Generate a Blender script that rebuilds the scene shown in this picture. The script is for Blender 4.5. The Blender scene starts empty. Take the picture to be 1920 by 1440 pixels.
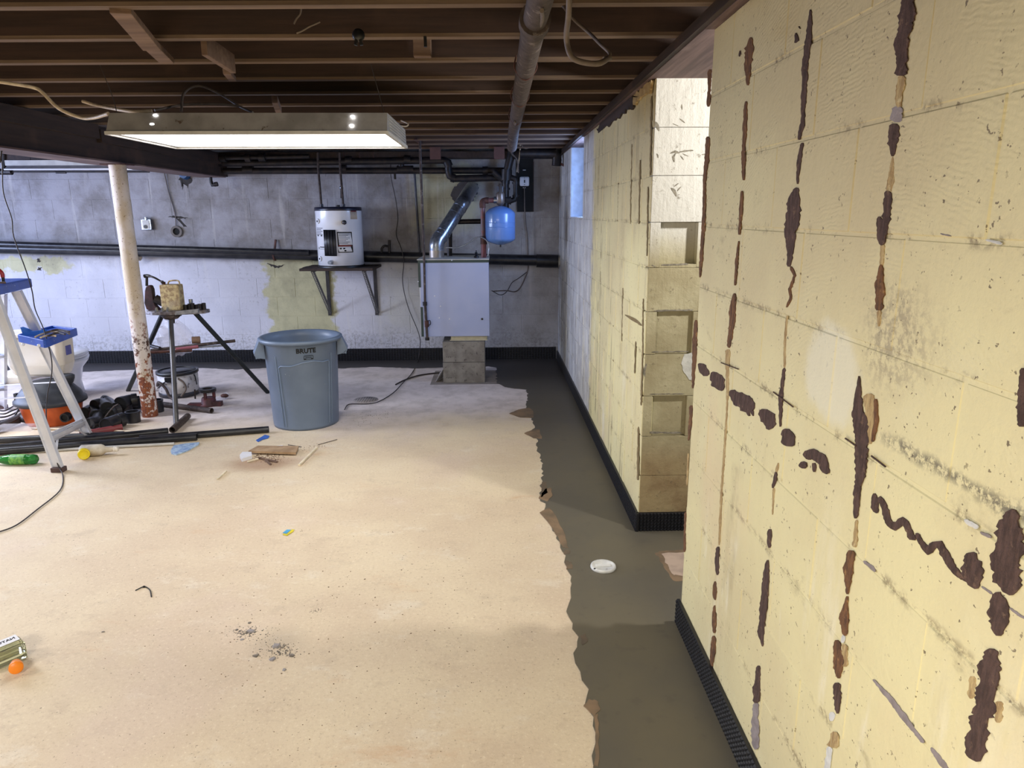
import bpy, math, random
from math import sin, cos, pi, radians, atan2, hypot
from mathutils import Vector, Matrix
V = Vector
random.seed(7)
SC = bpy.context.scene
COL = SC.collection

# ------------------------------------------------------------------ camera
F = 1312.0
CAM = V((0, 0, 1.55))
RM = (Matrix.Rotation(radians(-1.3), 4, 'Z') @ Matrix.Rotation(radians(90 - 13.7), 4, 'X') @ Matrix.Rotation(radians(-0.3), 4, 'Z'))
cd = bpy.data.cameras.new('camera')
cd.sensor_width = 36.0
cd.lens = F / 1920 * 36.0
cd.clip_start = 0.02
co = bpy.data.objects.new('camera', cd)
co.matrix_world = Matrix.Translation(CAM) @ RM
COL.objects.link(co)
SC.camera = co

# ------------------------------------------------------------------ world, lights, exposure
SC.view_settings.view_transform = 'Standard'
SC.view_settings.look = 'None'
SC.view_settings.gamma = 1.0
SC.view_settings.use_curve_mapping = False
SC.view_settings.exposure = 0.86
w = bpy.data.worlds.new('world')
SC.world = w
w.use_nodes = True
bg = w.node_tree.nodes['Background']
bg.inputs[0].default_value = (0.42, 0.66, 1.0, 1)
bg.inputs[1].default_value = 0.4
DIFFUSER = 6.0
LIGHTS = [
    # name, type, location, rotation, size (x, y), energy, colour
    ('ceiling_light_behind', 'AREA', (-1.3, -0.9, 1.93), (0, 0, 0), (1.2, 0.6), 88, (1.0, 0.95, 0.87)),
    ('fill_light_left', 'AREA', (-4.2, 1.6, 1.93), (0, 0, 0), (1.2, 0.6), 30, (1.0, 0.96, 0.9)),  # unseen lamp, added as side fill from the left
    ('fill_light_far_left', 'AREA', (-4.7, 4.8, 1.88), (0, radians(-40), 0), (1.2, 0.6), 46, (0.86, 0.90, 1.0)),  # unseen lamp, added to brighten the back wall and far floor
    ('daylight_left', 'AREA', (-6.3, 5.2, 1.45), (0, radians(-84), 0), (0.9, 3.0), 92, (0.50, 0.62, 1.0)),
    ('daylight_right', 'AREA', (0.83, 5.84, 1.80), (0, radians(90), 0), (0.5, 0.40), 9, (0.36, 0.55, 1.0)),
    ('lamp_side_room', 'POINT', (1.55, 2.45, 1.97), (0, 0, 0), (0.05, 0), 44, (1.0, 0.97, 0.92)),
]
for nm, ty, lo, ro, si, en, cl in LIGHTS:
    ld = bpy.data.lights.new(nm, ty)
    ld.energy = en
    ld.color = cl
    if ty == 'AREA':
        ld.shape = 'RECTANGLE'
        ld.size, ld.size_y = si
    else:
        ld.shadow_soft_size = si[0]
    lob = bpy.data.objects.new(nm, ld)
    lob.location = lo
    lob.rotation_euler = ro
    COL.objects.link(lob)

# ------------------------------------------------------------------ helpers
AX = {'X': 0, 'Y': 1, 'Z': 2}
def at(x, y, ax, v):
    """point of the plane X/Y/Z = v that the photograph shows at pixel x, y"""
    d = RM.to_3x3() @ V((x - 960, 720 - y, -F))
    i = AX[ax]
    return CAM + d * ((v - CAM[i]) / d[i])

def lin(c):
    c = c / 255.0
    return c / 12.92 if c <= 0.04045 else ((c + 0.055) / 1.055) ** 2.4
def S(r, g, b):
    return (lin(r), lin(g), lin(b), 1.0)

class MB:
    """collects shapes; build() links them as one mesh object"""
    def __init__(s):
        s.v = []; s.f = []; s.m = []; s.cur = 0; s.sm = []; s.smooth = False
    def add(s, vs, fs, smooth=None):
        b = len(s.v)
        s.v += [V(p) for p in vs]
        for f in fs:
            s.f.append([b + i for i in f]); s.m.append(s.cur)
            s.sm.append(s.smooth if smooth is None else smooth)
        return s
    def box(s, c, d, rot=None):
        c = V(c); hx, hy, hz = d[0] / 2, d[1] / 2, d[2] / 2
        vs = [V((x, y, z)) for x in (-hx, hx) for y in (-hy, hy) for z in (-hz, hz)]
        if rot is not None:
            vs = [rot @ p for p in vs]
        return s.add([c + p for p in vs], [(0, 1, 3, 2), (4, 6, 7, 5), (0, 4, 5, 1), (2, 3, 7, 6), (0, 2, 6, 4), (1, 5, 7, 3)], False)
    def bb(s, x0, x1, y0, y1, z0, z1):
        return s.box(((x0 + x1) / 2, (y0 + y1) / 2, (z0 + z1) / 2), (abs(x1 - x0), abs(y1 - y0), abs(z1 - z0)))
    def bar(s, p0, p1, w, h, up=(0, 0, 1)):
        p0 = V(p0); p1 = V(p1); d = p1 - p0
        z = d.normalized(); u = V(up)
        x = u.cross(z)
        if x.length < 1e-4: x = V((1, 0, 0)).cross(z)
        x.normalize(); y = z.cross(x)
        R = Matrix((x, y, z)).transposed()
        return s.box((p0 + p1) / 2, (w, h, d.length), R)
    def cyl(s, p0, p1, r0, r1=None, n=16, caps=True, hollow=0.0):
        r1 = r0 if r1 is None else r1
        p0 = V(p0); p1 = V(p1); z = (p1 - p0).normalized()
        x = z.orthogonal().normalized(); y = z.cross(x)
        vs = []
        for p, r in ((p0, r0), (p1, r1)):
            for i in range(n):
                a = 2 * pi * i / n
                vs.append(p + (x * cos(a) + y * sin(a)) * r)
        s.add(vs, [(i, (i + 1) % n, n + (i + 1) % n, n + i) for i in range(n)], True)
        if hollow:
            k = hollow
            vi = []
            for p, r in ((p0, r0 * k), (p1, r1 * k)):
                for i in range(n):
                    a = 2 * pi * i / n
                    vi.append(p + (x * cos(a) + y * sin(a)) * r)
            s.add(vi, [(i, n + i, n + (i + 1) % n, (i + 1) % n) for i in range(n)], True)
            for o in (0, n):
                ring = [vs[o + i] for i in range(n)] + [vi[o + i] for i in range(n)]
                s.add(ring, [(i, (i + 1) % n, n + (i + 1) % n, n + i) if o else (i, n + i, n + (i + 1) % n, (i + 1) % n) for i in range(n)], False)
        elif caps:
            s.add(vs[:n], [tuple(reversed(range(n)))], False)
            s.add(vs[n:], [tuple(range(n))], False)
        return s
    def tube(s, pts, r, n=8, smooth_path=True, sub=5):
        pts = [V(p) for p in pts]
        if smooth_path and len(pts) > 2:
            q = []
            e = [pts[0] * 2 - pts[1]] + pts + [pts[-1] * 2 - pts[-2]]
            for i in range(1, len(e) - 2):
                for k in range(sub):
                    t = k / sub
                    a, b, c, d = e[i - 1], e[i], e[i + 1], e[i + 2]
                    q.append(0.5 * ((2 * b) + (c - a) * t + (2 * a - 5 * b + 4 * c - d) * t * t + (3 * b - a - 3 * c + d) * t ** 3))
            q.append(pts[-1]); pts = q
        N = len(pts); rs = r if isinstance(r, (list, tuple)) else [r] * N
        if len(rs) != N:
            rs = [rs[int(i * (len(rs) - 1) / (N - 1) + .5)] for i in range(N)]
        t0 = (pts[1] - pts[0]).normalized(); x = t0.orthogonal().normalized()
        vs = []
        for i, p in enumerate(pts):
            t = (pts[min(i + 1, N - 1)] - pts[max(i - 1, 0)]).normalized()
            x = (x - t * x.dot(t)).normalized(); y = t.cross(x)
            for k in range(n):
                a = 2 * pi * k / n
                vs.append(p + (x * cos(a) + y * sin(a)) * rs[i])
        fs = [(i * n + k, i * n + (k + 1) % n, (i + 1) * n + (k + 1) % n, (i + 1) * n + k) for i in range(N - 1) for k in range(n)]
        s.add(vs, fs, True)
        s.add(vs[:n], [tuple(reversed(range(n)))], False)
        s.add(vs[-n:], [tuple(range(n))], False)
        return s
    def lathe(s, prof, org=(0, 0, 0), axis=(0, 0, 1), n=32, sx=1.0, sy=1.0, rot=0.0):
        """prof: (radius, height) pairs"""
        org = V(org); z = V(axis).normalized()
        x = V((1, 0, 0)) if abs(z.z) > .99 else z.orthogonal().normalized()
        y = z.cross(x)
        vs = []
        for r, h in prof:
            for i in range(n):
                a = 2 * pi * i / n
                lx, ly = cos(a) * r * sx, sin(a) * r * sy
                vs.append(org + x * (lx * cos(rot) - ly * sin(rot)) + y * (lx * sin(rot) + ly * cos(rot)) + z * h)
        m = len(prof)
        fs = [(j * n + i, j * n + (i + 1) % n, (j + 1) * n + (i + 1) % n, (j + 1) * n + i) for j in range(m - 1) for i in range(n)]
        s.add(vs, fs, True)
        if prof[0][0] > 1e-4: s.add(vs[:n], [tuple(reversed(range(n)))], False)
        if prof[-1][0] > 1e-4: s.add(vs[-n:], [tuple(range(n))], False)
        return s
    def prism(s, poly, dvec):
        """closed outline of 3D points extruded by dvec"""
        poly = [V(p) for p in poly]; d = V(dvec); n = len(poly)
        vs = poly + [p + d for p in poly]
        return s.add(vs, [tuple(range(n)), tuple(reversed(range(n, 2 * n)))] + [(i, n + i, n + (i + 1) % n, (i + 1) % n) for i in range(n)], False)
    def ball(s, c, r, n=12, m=8, sc=(1, 1, 1)):
        c = V(c); vs = []
        for j in range(m + 1):
            t = pi * j / m
            for i in range(n):
                a = 2 * pi * i / n
                vs.append(c + V((sin(t) * cos(a) * r * sc[0], sin(t) * sin(a) * r * sc[1], cos(t) * r * sc[2])))
        return s.add(vs, [(j * n + i, (j + 1) * n + i, (j + 1) * n + (i + 1) % n, j * n + (i + 1) % n) for j in range(m) for i in range(n)], True)
    def rock(s, c, r, flat=.6):
        c = V(c); n = 6
        ring = [V((cos(2 * pi * i / n) * r * random.uniform(.6, 1.2), sin(2 * pi * i / n) * r * random.uniform(.5, 1.1), 0)) for i in range(n)]
        top = [p * random.uniform(.5, .85) + V((0, 0, r * flat * random.uniform(.6, 1.1))) for p in ring]
        vs = [c + p for p in ring + top]
        return s.add(vs, [tuple(reversed(range(n))), tuple(range(n, 2 * n))] + [(i, (i + 1) % n, n + (i + 1) % n, n + i) for i in range(n)], False)
    def build(s, name, mats, parent=None, kind=None, bevel=0.0, org=None, seg=2):
        me = bpy.data.meshes.new(name)
        if not isinstance(mats, (list, tuple)): mats = [mats]
        o = bpy.data.objects.new(name, me)
        if parent is not None:
            base = wloc(parent)
        elif org is not None:
            base = V(org)
        else:
            xs = [p.x for p in s.v]; ys = [p.y for p in s.v]; zs = [p.z for p in s.v]
            base = V(((min(xs) + max(xs)) / 2, (min(ys) + max(ys)) / 2, min(zs)))
        me.from_pydata([p - base for p in s.v], [], s.f)
        for m in mats: me.materials.append(m)
        me.polygons.foreach_set('material_index', s.m)
        me.polygons.foreach_set('use_smooth', s.sm)
        me.update()
        if parent is not None: o.parent = parent
        else: o.location = base
        if kind: o['kind'] = kind
        COL.objects.link(o)
        if bevel:
            b = o.modifiers.new('bevel', 'BEVEL'); b.width = bevel; b.segments = seg; b.limit_method = 'ANGLE'; b.angle_limit = radians(40)
        return o

def wloc(o):
    p = V(o.location)
    while o.parent is not None:
        o = o.parent; p = p + V(o.location)
    return p

def tag(o, label=None, cat=None, group=None, kind=None):
    if label: o['label'] = label
    if cat: o['category'] = cat
    if group: o['group'] = group
    if kind: o['kind'] = kind
    return o
def thing(name, label, cat, loc, group=None):
    o = bpy.data.objects.new(name, None); COL.objects.link(o)
    o.location = V(loc); o.empty_display_size = .05
    return tag(o, label, cat, group)
def struct(name, mb, m, **k):
    o = mb.build(name, m, org=k.pop('org', (0, 0, 0)), **k); o['kind'] = 'structure'; return o

def text_mb(txt, size, fn, depth=0.0008, bold=0.0, align='CENTER'):
    """lettering as a mesh; fn maps (x, y, z) of the text plane into the scene"""
    cu = bpy.data.curves.new('text', 'FONT'); cu.body = txt; cu.size = size; cu.extrude = depth; cu.offset = bold
    cu.align_x = align; cu.align_y = 'CENTER'; cu.resolution_u = 2
    ob = bpy.data.objects.new('text', cu)
    me = bpy.data.meshes.new_from_object(ob)
    mb = MB(); mb.add([fn(v.co.x, v.co.y, v.co.z) for v in me.vertices], [tuple(p.vertices) for p in me.polygons], False)
    bpy.data.objects.remove(ob); bpy.data.meshes.remove(me)
    return mb

# ------------------------------------------------------------------ materials
class MT:
    def __init__(s, name):
        s.mat = bpy.data.materials.new(name); s.mat.use_nodes = True
        s.t = s.mat.node_tree; s.N = s.t.nodes; s.b = s.N['Principled BSDF']
        s.tc = s.N.new('ShaderNodeTexCoord'); s.geo = s.N.new('ShaderNodeNewGeometry')
        s.pos = s.geo.outputs['Position']; s.obj = s.tc.outputs['Object']
        s._sep = None
    def link(s, a, b): s.t.links.new(a, b)
    def put(s, inp, v):
        if isinstance(v, bpy.types.NodeSocket): s.link(v, inp)
        elif isinstance(v, (tuple, list)) and len(v) == 3 and inp.type == 'RGBA': inp.default_value = (*v, 1)
        else: inp.default_value = v
    def math(s, op, a, b=0.0, c=None, clamp=False):
        n = s.N.new('ShaderNodeMath'); n.operation = op; n.use_clamp = clamp
        s.put(n.inputs[0], a); s.put(n.inputs[1], b)
        if c is not None: s.put(n.inputs[2], c)
        return n.outputs[0]
    def xyz(s, vec=None):
        if vec is None:
            if s._sep is None:
                n = s.N.new('ShaderNodeSeparateXYZ'); s.link(s.pos, n.inputs[0]); s._sep = n.outputs
            return s._sep
        n = s.N.new('ShaderNodeSeparateXYZ'); s.link(vec, n.inputs[0]); return n.outputs
    def mapping(s, vec, scale=(1, 1, 1), loc=(0, 0, 0), rot=(0, 0, 0)):
        n = s.N.new('ShaderNodeMapping'); s.link(vec, n.inputs[0])
        n.inputs['Scale'].default_value = scale; n.inputs['Location'].default_value = loc; n.inputs['Rotation'].default_value = rot
        return n.outputs[0]
    def noise(s, vec, scale, detail=4, rough=.55, dist=0.0):
        n = s.N.new('ShaderNodeTexNoise'); s.link(vec, n.inputs['Vector'])
        n.inputs['Scale'].default_value = scale; n.inputs['Detail'].default_value = detail
        n.inputs['Roughness'].default_value = rough; n.inputs['Distortion'].default_value = dist
        return n.outputs['Fac']
    def voro(s, vec, scale, feature='F1'):
        n = s.N.new('ShaderNodeTexVoronoi'); n.feature = feature; s.link(vec, n.inputs['Vector']); n.inputs['Scale'].default_value = scale
        return n.outputs['Distance']
    def wave(s, vec, scale, dist=2, detail=2, kind='BANDS', axis='X'):
        n = s.N.new('ShaderNodeTexWave'); n.wave_type = kind
        if kind == 'BANDS': n.bands_direction = axis
        s.link(vec, n.inputs['Vector']); n.inputs['Scale'].default_value = scale
        n.inputs['Distortion'].default_value = dist; n.inputs['Detail'].default_value = detail
        return n.outputs['Fac']
    def step(s, f, a, b):
        """0 below a, 1 above b, smooth between (also falling when a > b)"""
        n = s.N.new('ShaderNodeMapRange'); n.interpolation_type = 'SMOOTHSTEP'; s.put(n.inputs[0], f)
        if a <= b:
            n.inputs[1].default_value = a; n.inputs[2].default_value = b; n.inputs[3].default_value = 0; n.inputs[4].default_value = 1
        else:
            n.inputs[1].default_value = b; n.inputs[2].default_value = a; n.inputs[3].default_value = 1; n.inputs[4].default_value = 0
        return n.outputs[0]
    def mix(s, f, a, b):
        n = s.N.new('ShaderNodeMix'); n.data_type = 'RGBA'
        s.put(n.inputs[0], f); s.put(n.inputs[6], a); s.put(n.inputs[7], b)
        return n.outputs[2]
    def spot(s, c, r, soft=.5, wob=.0, vec=None):
        """1 inside a round patch of radii r about the point c"""
        v = s.mapping(vec or s.pos, tuple(1 / k for k in r), tuple(-a / k for a, k in zip(c, r)))
        n = s.N.new('ShaderNodeVectorMath'); n.operation = 'LENGTH'; s.link(v, n.inputs[0]); d = n.outputs['Value']
        if wob: d = s.math('ADD', d, s.math('MULTIPLY', s.math('SUBTRACT', s.noise(s.pos, 9 / max(r) * .3, 6, .7), .5), wob))
        return s.step(d, 1.0, 1.0 - soft)
    def mul(s, *a):
        r = a[0]
        for b in a[1:]: r = s.math('MULTIPLY', r, b)
        return r
    def win(s, f, a, b, soft):
        """1 between a and b"""
        return s.mul(s.step(f, a - soft, a + soft), s.step(f, b + soft, b - soft))
    def color(s, c): s.put(s.b.inputs['Base Color'], c); return s
    def rough(s, r): s.put(s.b.inputs['Roughness'], r); return s
    def metal(s, r): s.b.inputs['Metallic'].default_value = r; return s
    def bump(s, h, strength=.3, dist=.01):
        n = s.N.new('ShaderNodeBump'); n.inputs['Strength'].default_value = strength; n.inputs['Distance'].default_value = dist
        s.put(n.inputs['Height'], h); s.link(n.outputs[0], s.b.inputs['Normal']); return s

def plain(name, c, rough=.6, metal=0.0, var=.12, scale=12.0, c2=None, bump=.0, spots=None, spotscale=40, spott=(.58, .68), coat=0.0):
    m = MT(name); v = m.obj
    dark = c2 or tuple(k * (1 - var * 2) for k in c[:3]) + (1,)
    col = m.mix(m.step(m.noise(v, scale, 5), .35, .68), c, dark)
    if spots:
        col = m.mix(m.step(m.noise(v, spotscale, 4), *spott), col, spots)
    m.color(col).rough(rough).metal(metal)
    if coat: m.b.inputs['Coat Weight'].default_value = coat
    if bump: m.bump(m.noise(v, scale * 6, 4), bump, .004)
    return m.mat

def glassy(name, c, rough=.05, alpha=.35):
    m = MT(name); m.color(c).rough(rough)
    m.b.inputs['Transmission Weight'].default_value = 1 - alpha
    m.b.inputs['IOR'].default_value = 1.35
    return m.mat

# ------------------------------------------------------------------ wall, floor and timber materials
def wall_right_material():
    m = MT('cream_painted_block'); X, Y, Z = m.xyz(); p = m.pos
    n1 = m.noise(p, 1.6, 5); n2 = m.noise(p, 9, 5, .6); n3 = m.noise(p, 60, 3); n4 = m.noise(p, 4.2, 6, .65)
    cream = m.mix(m.step(n1, .35, .65), S(224, 215, 166), S(212, 200, 156))
    cream = m.mix(m.mul(m.step(n4, .52, .7), .6), cream, S(222, 214, 170))
    # upper courses are browner, the last stretch to the corner is greyer white
    up = m.step(m.math('ADD', Z, m.math('MULTIPLY', m.math('SUBTRACT', n1, .5), .7)), 1.1, 1.9)
    cream = m.mix(m.mul(up, .6), cream, S(186, 170, 128))
    pale = m.mix(m.step(n4, .4, .65), S(206, 206, 206), S(186, 184, 184))
    yy = m.math('ADD', Y, m.math('MULTIPLY', m.math('SUBTRACT', n2, .5), .35))
    c = m.mix(m.step(yy, 4.95, 5.12), cream, pale)
    # dark streaks running down, strongest on the far stretch
    st = m.noise(m.mapping(p, (1, 26, .9)), 1.0, 4, .6)
    far = m.math('ADD', m.mul(m.step(Y, 3.2, 3.9), .75), .0)
    c = m.mix(m.mul(m.step(st, .55, .66), m.step(n2, .40, .56), far), c, S(112, 98, 68))
    # speckle and smudges
    pits = m.mul(m.step(m.noise(p, 85, 3), .66, .70), m.step(n4, .40, .54))
    c = m.mix(m.mul(pits, .85), c, S(92, 74, 52))
    sm = m.mul(m.step(m.noise(m.mapping(p, (1, 1, 1.6), (3, 1, 2)), 3.0, 7, .7), .62, .74), .55)
    c = m.mix(sm, c, S(150, 138, 104))
    # plaster repair, soot streak under it, worn vertical bands
    c = m.mix(m.mul(m.spot((.7, 1.41, 1.22), (.5, .14, .12), .35, 1.0), .75), c, S(226, 222, 196))
    c = m.mix(m.mul(m.spot((.7, 1.20, 1.33), (.5, .16, .14), .8, 1.2), m.step(m.noise(p, 50, 5, .7), .42, .6), .7), c, S(150, 138, 112))
    rl = m.mapping(p, (1, 1, 1), (0, 0, 0), (0, 0, 0))
    soot = m.mul(m.win(Y, .80, 1.19, .07), m.win(m.math('ADD', Z, m.math('MULTIPLY', m.math('SUBTRACT', n2, .5), .05)), 1.142, 1.160, .012), m.step(m.noise(p, 70, 4, .7), .40, .56))
    c = m.mix(m.mul(soot, .85), c, S(72, 66, 60))
    band = m.mul(m.step(m.noise(m.mapping(p, (1, 5.5, .5), (0, 3, 0)), 1.0, 5, .6), .55, .70), m.step(n2, .38, .6), .55)
    c = m.mix(band, c, S(168, 154, 118))
    lite = m.mul(m.step(m.noise(m.mapping(p, (1, 3.0, .6), (4, 8, 0)), 1.3, 6, .7), .56, .68), m.step(Z, 1.1, .5), .7)
    c = m.mix(lite, c, S(234, 228, 204))
    jz = m.math('FRACT', m.math('DIVIDE', m.math('SUBTRACT', Z, .09), .2025))
    jl = m.math('MINIMUM', jz, m.math('SUBTRACT', 1.0, jz))
    jn = m.mul(m.step(jl, .10, .0), m.step(m.noise(p, 12, 5, .7), .50, .64), m.step(m.noise(p, 60, 4, .7), .38, .56), .75)
    c = m.mix(jn, c, S(128, 112, 84))
    pk = m.mul(m.step(m.noise(m.mapping(p, (1, .9, .5), (9, 4, 1)), 1.7, 5), .56, .68), m.step(Z, 1.4, .9), .35)
    c = m.mix(pk, c, S(222, 196, 160))
    m.color(c).rough(.62)
    # trowel arcs and grain in the paint
    w1 = m.wave(m.mapping(p, (.2, 1, 1.25), (0, -1.35, -1.2)), 26.0, 7.0, 3, 'RINGS')
    h = m.math('ADD', m.mul(w1, .20, m.step(n4, .42, .6), m.step(Z, .9, 1.5)), m.mul(n3, .8)); h = m.math('ADD', h, m.mul(n2, .9))
    m.bump(h, .45, .005)
    return m.mat

def wall_back_material():
    m = MT('grey_white_painted_block'); X, Y, Z = m.xyz(); p = m.pos
    n1 = m.noise(p, 1.3, 5); n2 = m.noise(p, 7, 5, .6); n3 = m.noise(p, 50, 3); n4 = m.noise(p, 3.4, 6, .65)
    wob = m.math('MULTIPLY', m.math('SUBTRACT', n2, .5), .35)
    zz = m.math('ADD', Z, wob); xx = m.math('ADD', X, wob)
    white = m.mix(m.step(n1, .35, .65), S(206, 206, 216), S(188, 188, 198))
    grey = m.mix(m.step(n4, .36, .66), S(160, 158, 164), S(128, 124, 124))
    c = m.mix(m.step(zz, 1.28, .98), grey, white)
    c = m.mix(m.mul(m.step(xx, -.9, -.3), .8), c, m.mix(m.step(n4, .35, .6), S(172, 170, 172), S(146, 142, 140)))
    olive = m.mix(m.step(n4, .35, .65), S(188, 184, 148), S(160, 156, 126))
    a1 = m.mul(m.win(xx, -2.42, -1.72, .03), m.win(zz, .22, 1.12, .03))
    a2 = m.mul(m.win(xx, -.82, -.18, .10), m.win(zz, 1.42, 2.02, .12), .8)
    a3 = m.mul(m.step(xx, -4.38, -4.50), m.win(zz, .98, 1.14, .02))
    a4 = m.mul(m.win(xx, -1.22, -.66, .15), m.win(zz, .3, 1.05, .15), .35)
    for a in (a1, a2, a3, a4): c = m.mix(a, c, olive)
    grime = m.mul(m.step(m.noise(p, 24, 6, .75), .54, .70), m.step(n4, .46, .62))
    c = m.mix(m.mul(grime, .7), c, S(92, 88, 84))
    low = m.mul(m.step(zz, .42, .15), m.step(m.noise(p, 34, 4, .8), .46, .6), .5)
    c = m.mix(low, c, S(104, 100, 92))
    st = m.mul(m.step(m.noise(m.mapping(p, (14, 1, .8)), 1.0, 4), .6, .74), .3)
    c = m.mix(st, c, S(214, 210, 206))
    c = m.mix(m.mul(m.step(m.noise(p, 70, 2), .71, .75), .7), c, S(50, 46, 44))
    m.color(c).rough(.7)
    m.bump(m.math('ADD', m.mul(n3, .8), m.mul(n2, .8)), .5, .006)
    return m.mat

def floor_material():
    m = MT('old_concrete'); X, Y, Z = m.xyz(); p = m.pos
    n1 = m.noise(p, 1.1, 6, .6); n2 = m.noise(p, 6, 7, .65); n3 = m.noise(p, 38, 5, .7); n5 = m.noise(m.mapping(p, (1, 1.6, 1), (5, 2, 0), (0, 0, .5)), 3.1, 9, .76)
    c = m.mix(m.step(n1, .34, .66), S(220, 203, 174), S(206, 186, 160))
    c = m.mix(m.mul(m.step(n5, .54, .68), .5), c, S(192, 172, 148))
    c = m.mix(m.mul(m.step(n5, .46, .34), .55), c, S(224, 213, 194))
    c = m.mix(m.mul(m.step(n2, .56, .72), .4), c, S(184, 166, 144))
    c = m.mix(m.mul(m.step(n3, .58, .72), .45), c, S(176, 154, 126))
    c = m.mix(m.mul(m.step(m.noise(m.mapping(p, (1, 1, 1), (3, 9, 0)), 1.3, 4), .52, .68), .35), c, S(214, 193, 178))
    fl = m.noise(p, 70, 6, .8)
    c = m.mix(m.mul(m.step(fl, .54, .66), .5), c, S(176, 154, 128)); c = m.mix(m.mul(m.step(fl, .45, .36), .45), c, S(240, 228, 204))
    c = m.mix(m.mul(m.spot((-1.50, 4.27, 0), (.34, .20, 1), .7, 1.0), .65), c, S(150, 112, 84))
    c = m.mix(m.mul(m.spot((-.82, 2.33, 0), (.16, .14, 1), .9, 1.2), .5), c, S(168, 154, 134))
    c = m.mix(m.mul(m.spot((-2.65, 5.3, 0), (.20, .16, 1), .8, .8), .6), c, S(160, 124, 100))
    rust = m.mul(m.step(m.noise(m.mapping(p, (1.0, 2.2, 1), (8, 3, 0)), 1.5, 6, .7), .60, .76), .5)
    c = m.mix(rust, c, S(196, 148, 104))
    far = m.step(m.math('ADD', Y, m.math('MULTIPLY', m.math('SUBTRACT', n1, .5), 1.6)), 4.6, 5.6)
    c = m.mix(m.mul(far, .85), c, m.mix(m.step(n2, .4, .65), S(222, 211, 210), S(196, 186, 184)))
    pits = m.mul(m.step(m.noise(p, 75, 3, .6), .655, .70), m.step(n2, .40, .54))
    c = m.mix(m.mul(pits, .8), c, S(120, 100, 80))
    crk = m.mul(m.step(m.noise(m.mapping(p, (1, 2.6, 1), (2, 7, 0), (0, 0, .5)), 14, 7, .75), .66, .72), m.step(n1, .44, .56), .8)
    c = m.mix(crk, c, S(132, 116, 100))
    m.color(c).rough(.72)
    m.bump(m.math('ADD', m.mul(n3, .6), m.mul(m.noise(p, 120, 3), .4)), .35, .004)
    return m.mat

def fresh_material():
    m = MT('fresh_concrete'); p = m.pos; X, Y, Z = m.xyz()
    n1 = m.noise(p, 1.6, 5); n2 = m.noise(p, 14, 5, .6)
    c = m.mix(m.step(n1, .35, .65), S(104, 97, 80), S(94, 89, 78))
    c = m.mix(m.mul(m.step(n2, .56, .7), .35), c, S(82, 77, 68))
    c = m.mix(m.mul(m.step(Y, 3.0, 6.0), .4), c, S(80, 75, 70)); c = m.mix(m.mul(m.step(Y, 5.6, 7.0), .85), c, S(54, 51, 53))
    m.color(c).rough(.5)
    m.bump(m.math('ADD', m.mul(m.noise(p, 40, 3), .3), n1), .12, .004)
    return m.mat

def wood_material(name, a, b, c3, axis='X', rough=.75, stain=None):
    m = MT(name); p = m.pos
    sc = (.7, 14, 14) if axis == 'X' else (14, .7, 14)
    g = m.noise(m.mapping(p, sc), 2.2, 6, .65)
    c = m.mix(m.step(g, .34, .66), a, b)
    c = m.mix(m.mul(m.step(m.noise(p, 2.3, 5), .55, .7), .7), c, c3)
    m.color(c).rough(rough); m.bump(g, .3, .004)
    return m.mat

M = {}
M['wall_right'] = wall_right_material()
M['wall_back'] = wall_back_material()
M['floor'] = floor_material()
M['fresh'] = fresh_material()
M['joist'] = wood_material('dark_joist_wood', S(62, 43, 35), S(47, 32, 26), S(76, 55, 44))
M['joist_edge_lit'] = wood_material('joist_edge_lit_wood', S(120, 100, 84), S(94, 76, 62), S(76, 60, 50))  # paler than the joist sides: floor bounce put into the colour
M['subfloor'] = wood_material('subfloor_board', S(52, 36, 28), S(40, 27, 21), S(62, 46, 36), 'Y')
M['beam'] = wood_material('dark_beam_wood', S(60, 45, 39), S(44, 33, 29), S(78, 58, 48), 'Y')
M['plate'] = wood_material('sill_plate_wood', S(116, 94, 90), S(84, 66, 64), S(140, 120, 114), 'Y')
M['bridge'] = wood_material('bridging_wood', S(126, 102, 86), S(98, 76, 62), S(86, 66, 54))
M['mortar'] = plain('mortar', S(150, 138, 104), .8, var=.2, scale=9)
M['mortar_back'] = plain('mortar_grey', S(120, 118, 120), .8, var=.2, scale=9)
M['side'] = plain('side_room_block', S(176, 170, 150), .8, scale=3)
def end_material():
    m = MT('doorway_end_block'); X, Y, Z = m.xyz(); p = m.pos
    n1 = m.noise(p, 5, 5); n2 = m.noise(p, 22, 6, .7)
    tan = m.mix(m.step(n1, .35, .65), S(184, 176, 144), S(164, 154, 122))
    lowb = m.mix(m.step(n1, .4, .6), S(162, 144, 108), S(142, 120, 88))
    c = m.mix(m.step(m.math('ADD', Z, m.math('MULTIPLY', n1, .2)), .62, .42), tan, lowb)
    c = m.mix(m.step(m.math('ADD', Z, m.math('MULTIPLY', n1, .1)), 1.36, 1.56), c, S(206, 204, 196))  # whiter upper blocks: lamplight from the side room put into the colour
    c = m.mix(m.mul(m.step(n2, .6, .68), .7), c, S(104, 92, 72))
    m.color(c).rough(.75)
    m.bump(m.math('ADD', n2, m.mul(m.noise(m.mapping(p, (40, 40, 7)), 1, 3), .6)), .7, .01)
    return m.mat
M['end'] = end_material()
def glue_mat(name, a, b, c3):
    m = MT(name); n = m.noise(m.mapping(m.pos, (1, 60, 14)), 1.6, 6, .7); n2 = m.noise(m.pos, 40, 5, .7)
    c = m.mix(m.step(n, .38, .62), a, b); c = m.mix(m.mul(m.step(n2, .58, .68), .8), c, c3)
    m.color(c).rough(.85); m.bump(m.math('ADD', n, n2), .9, .006); return m.mat
M['glue'] = glue_mat('dark_brown_adhesive', S(92, 70, 62), S(66, 48, 42), S(124, 98, 78))
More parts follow.
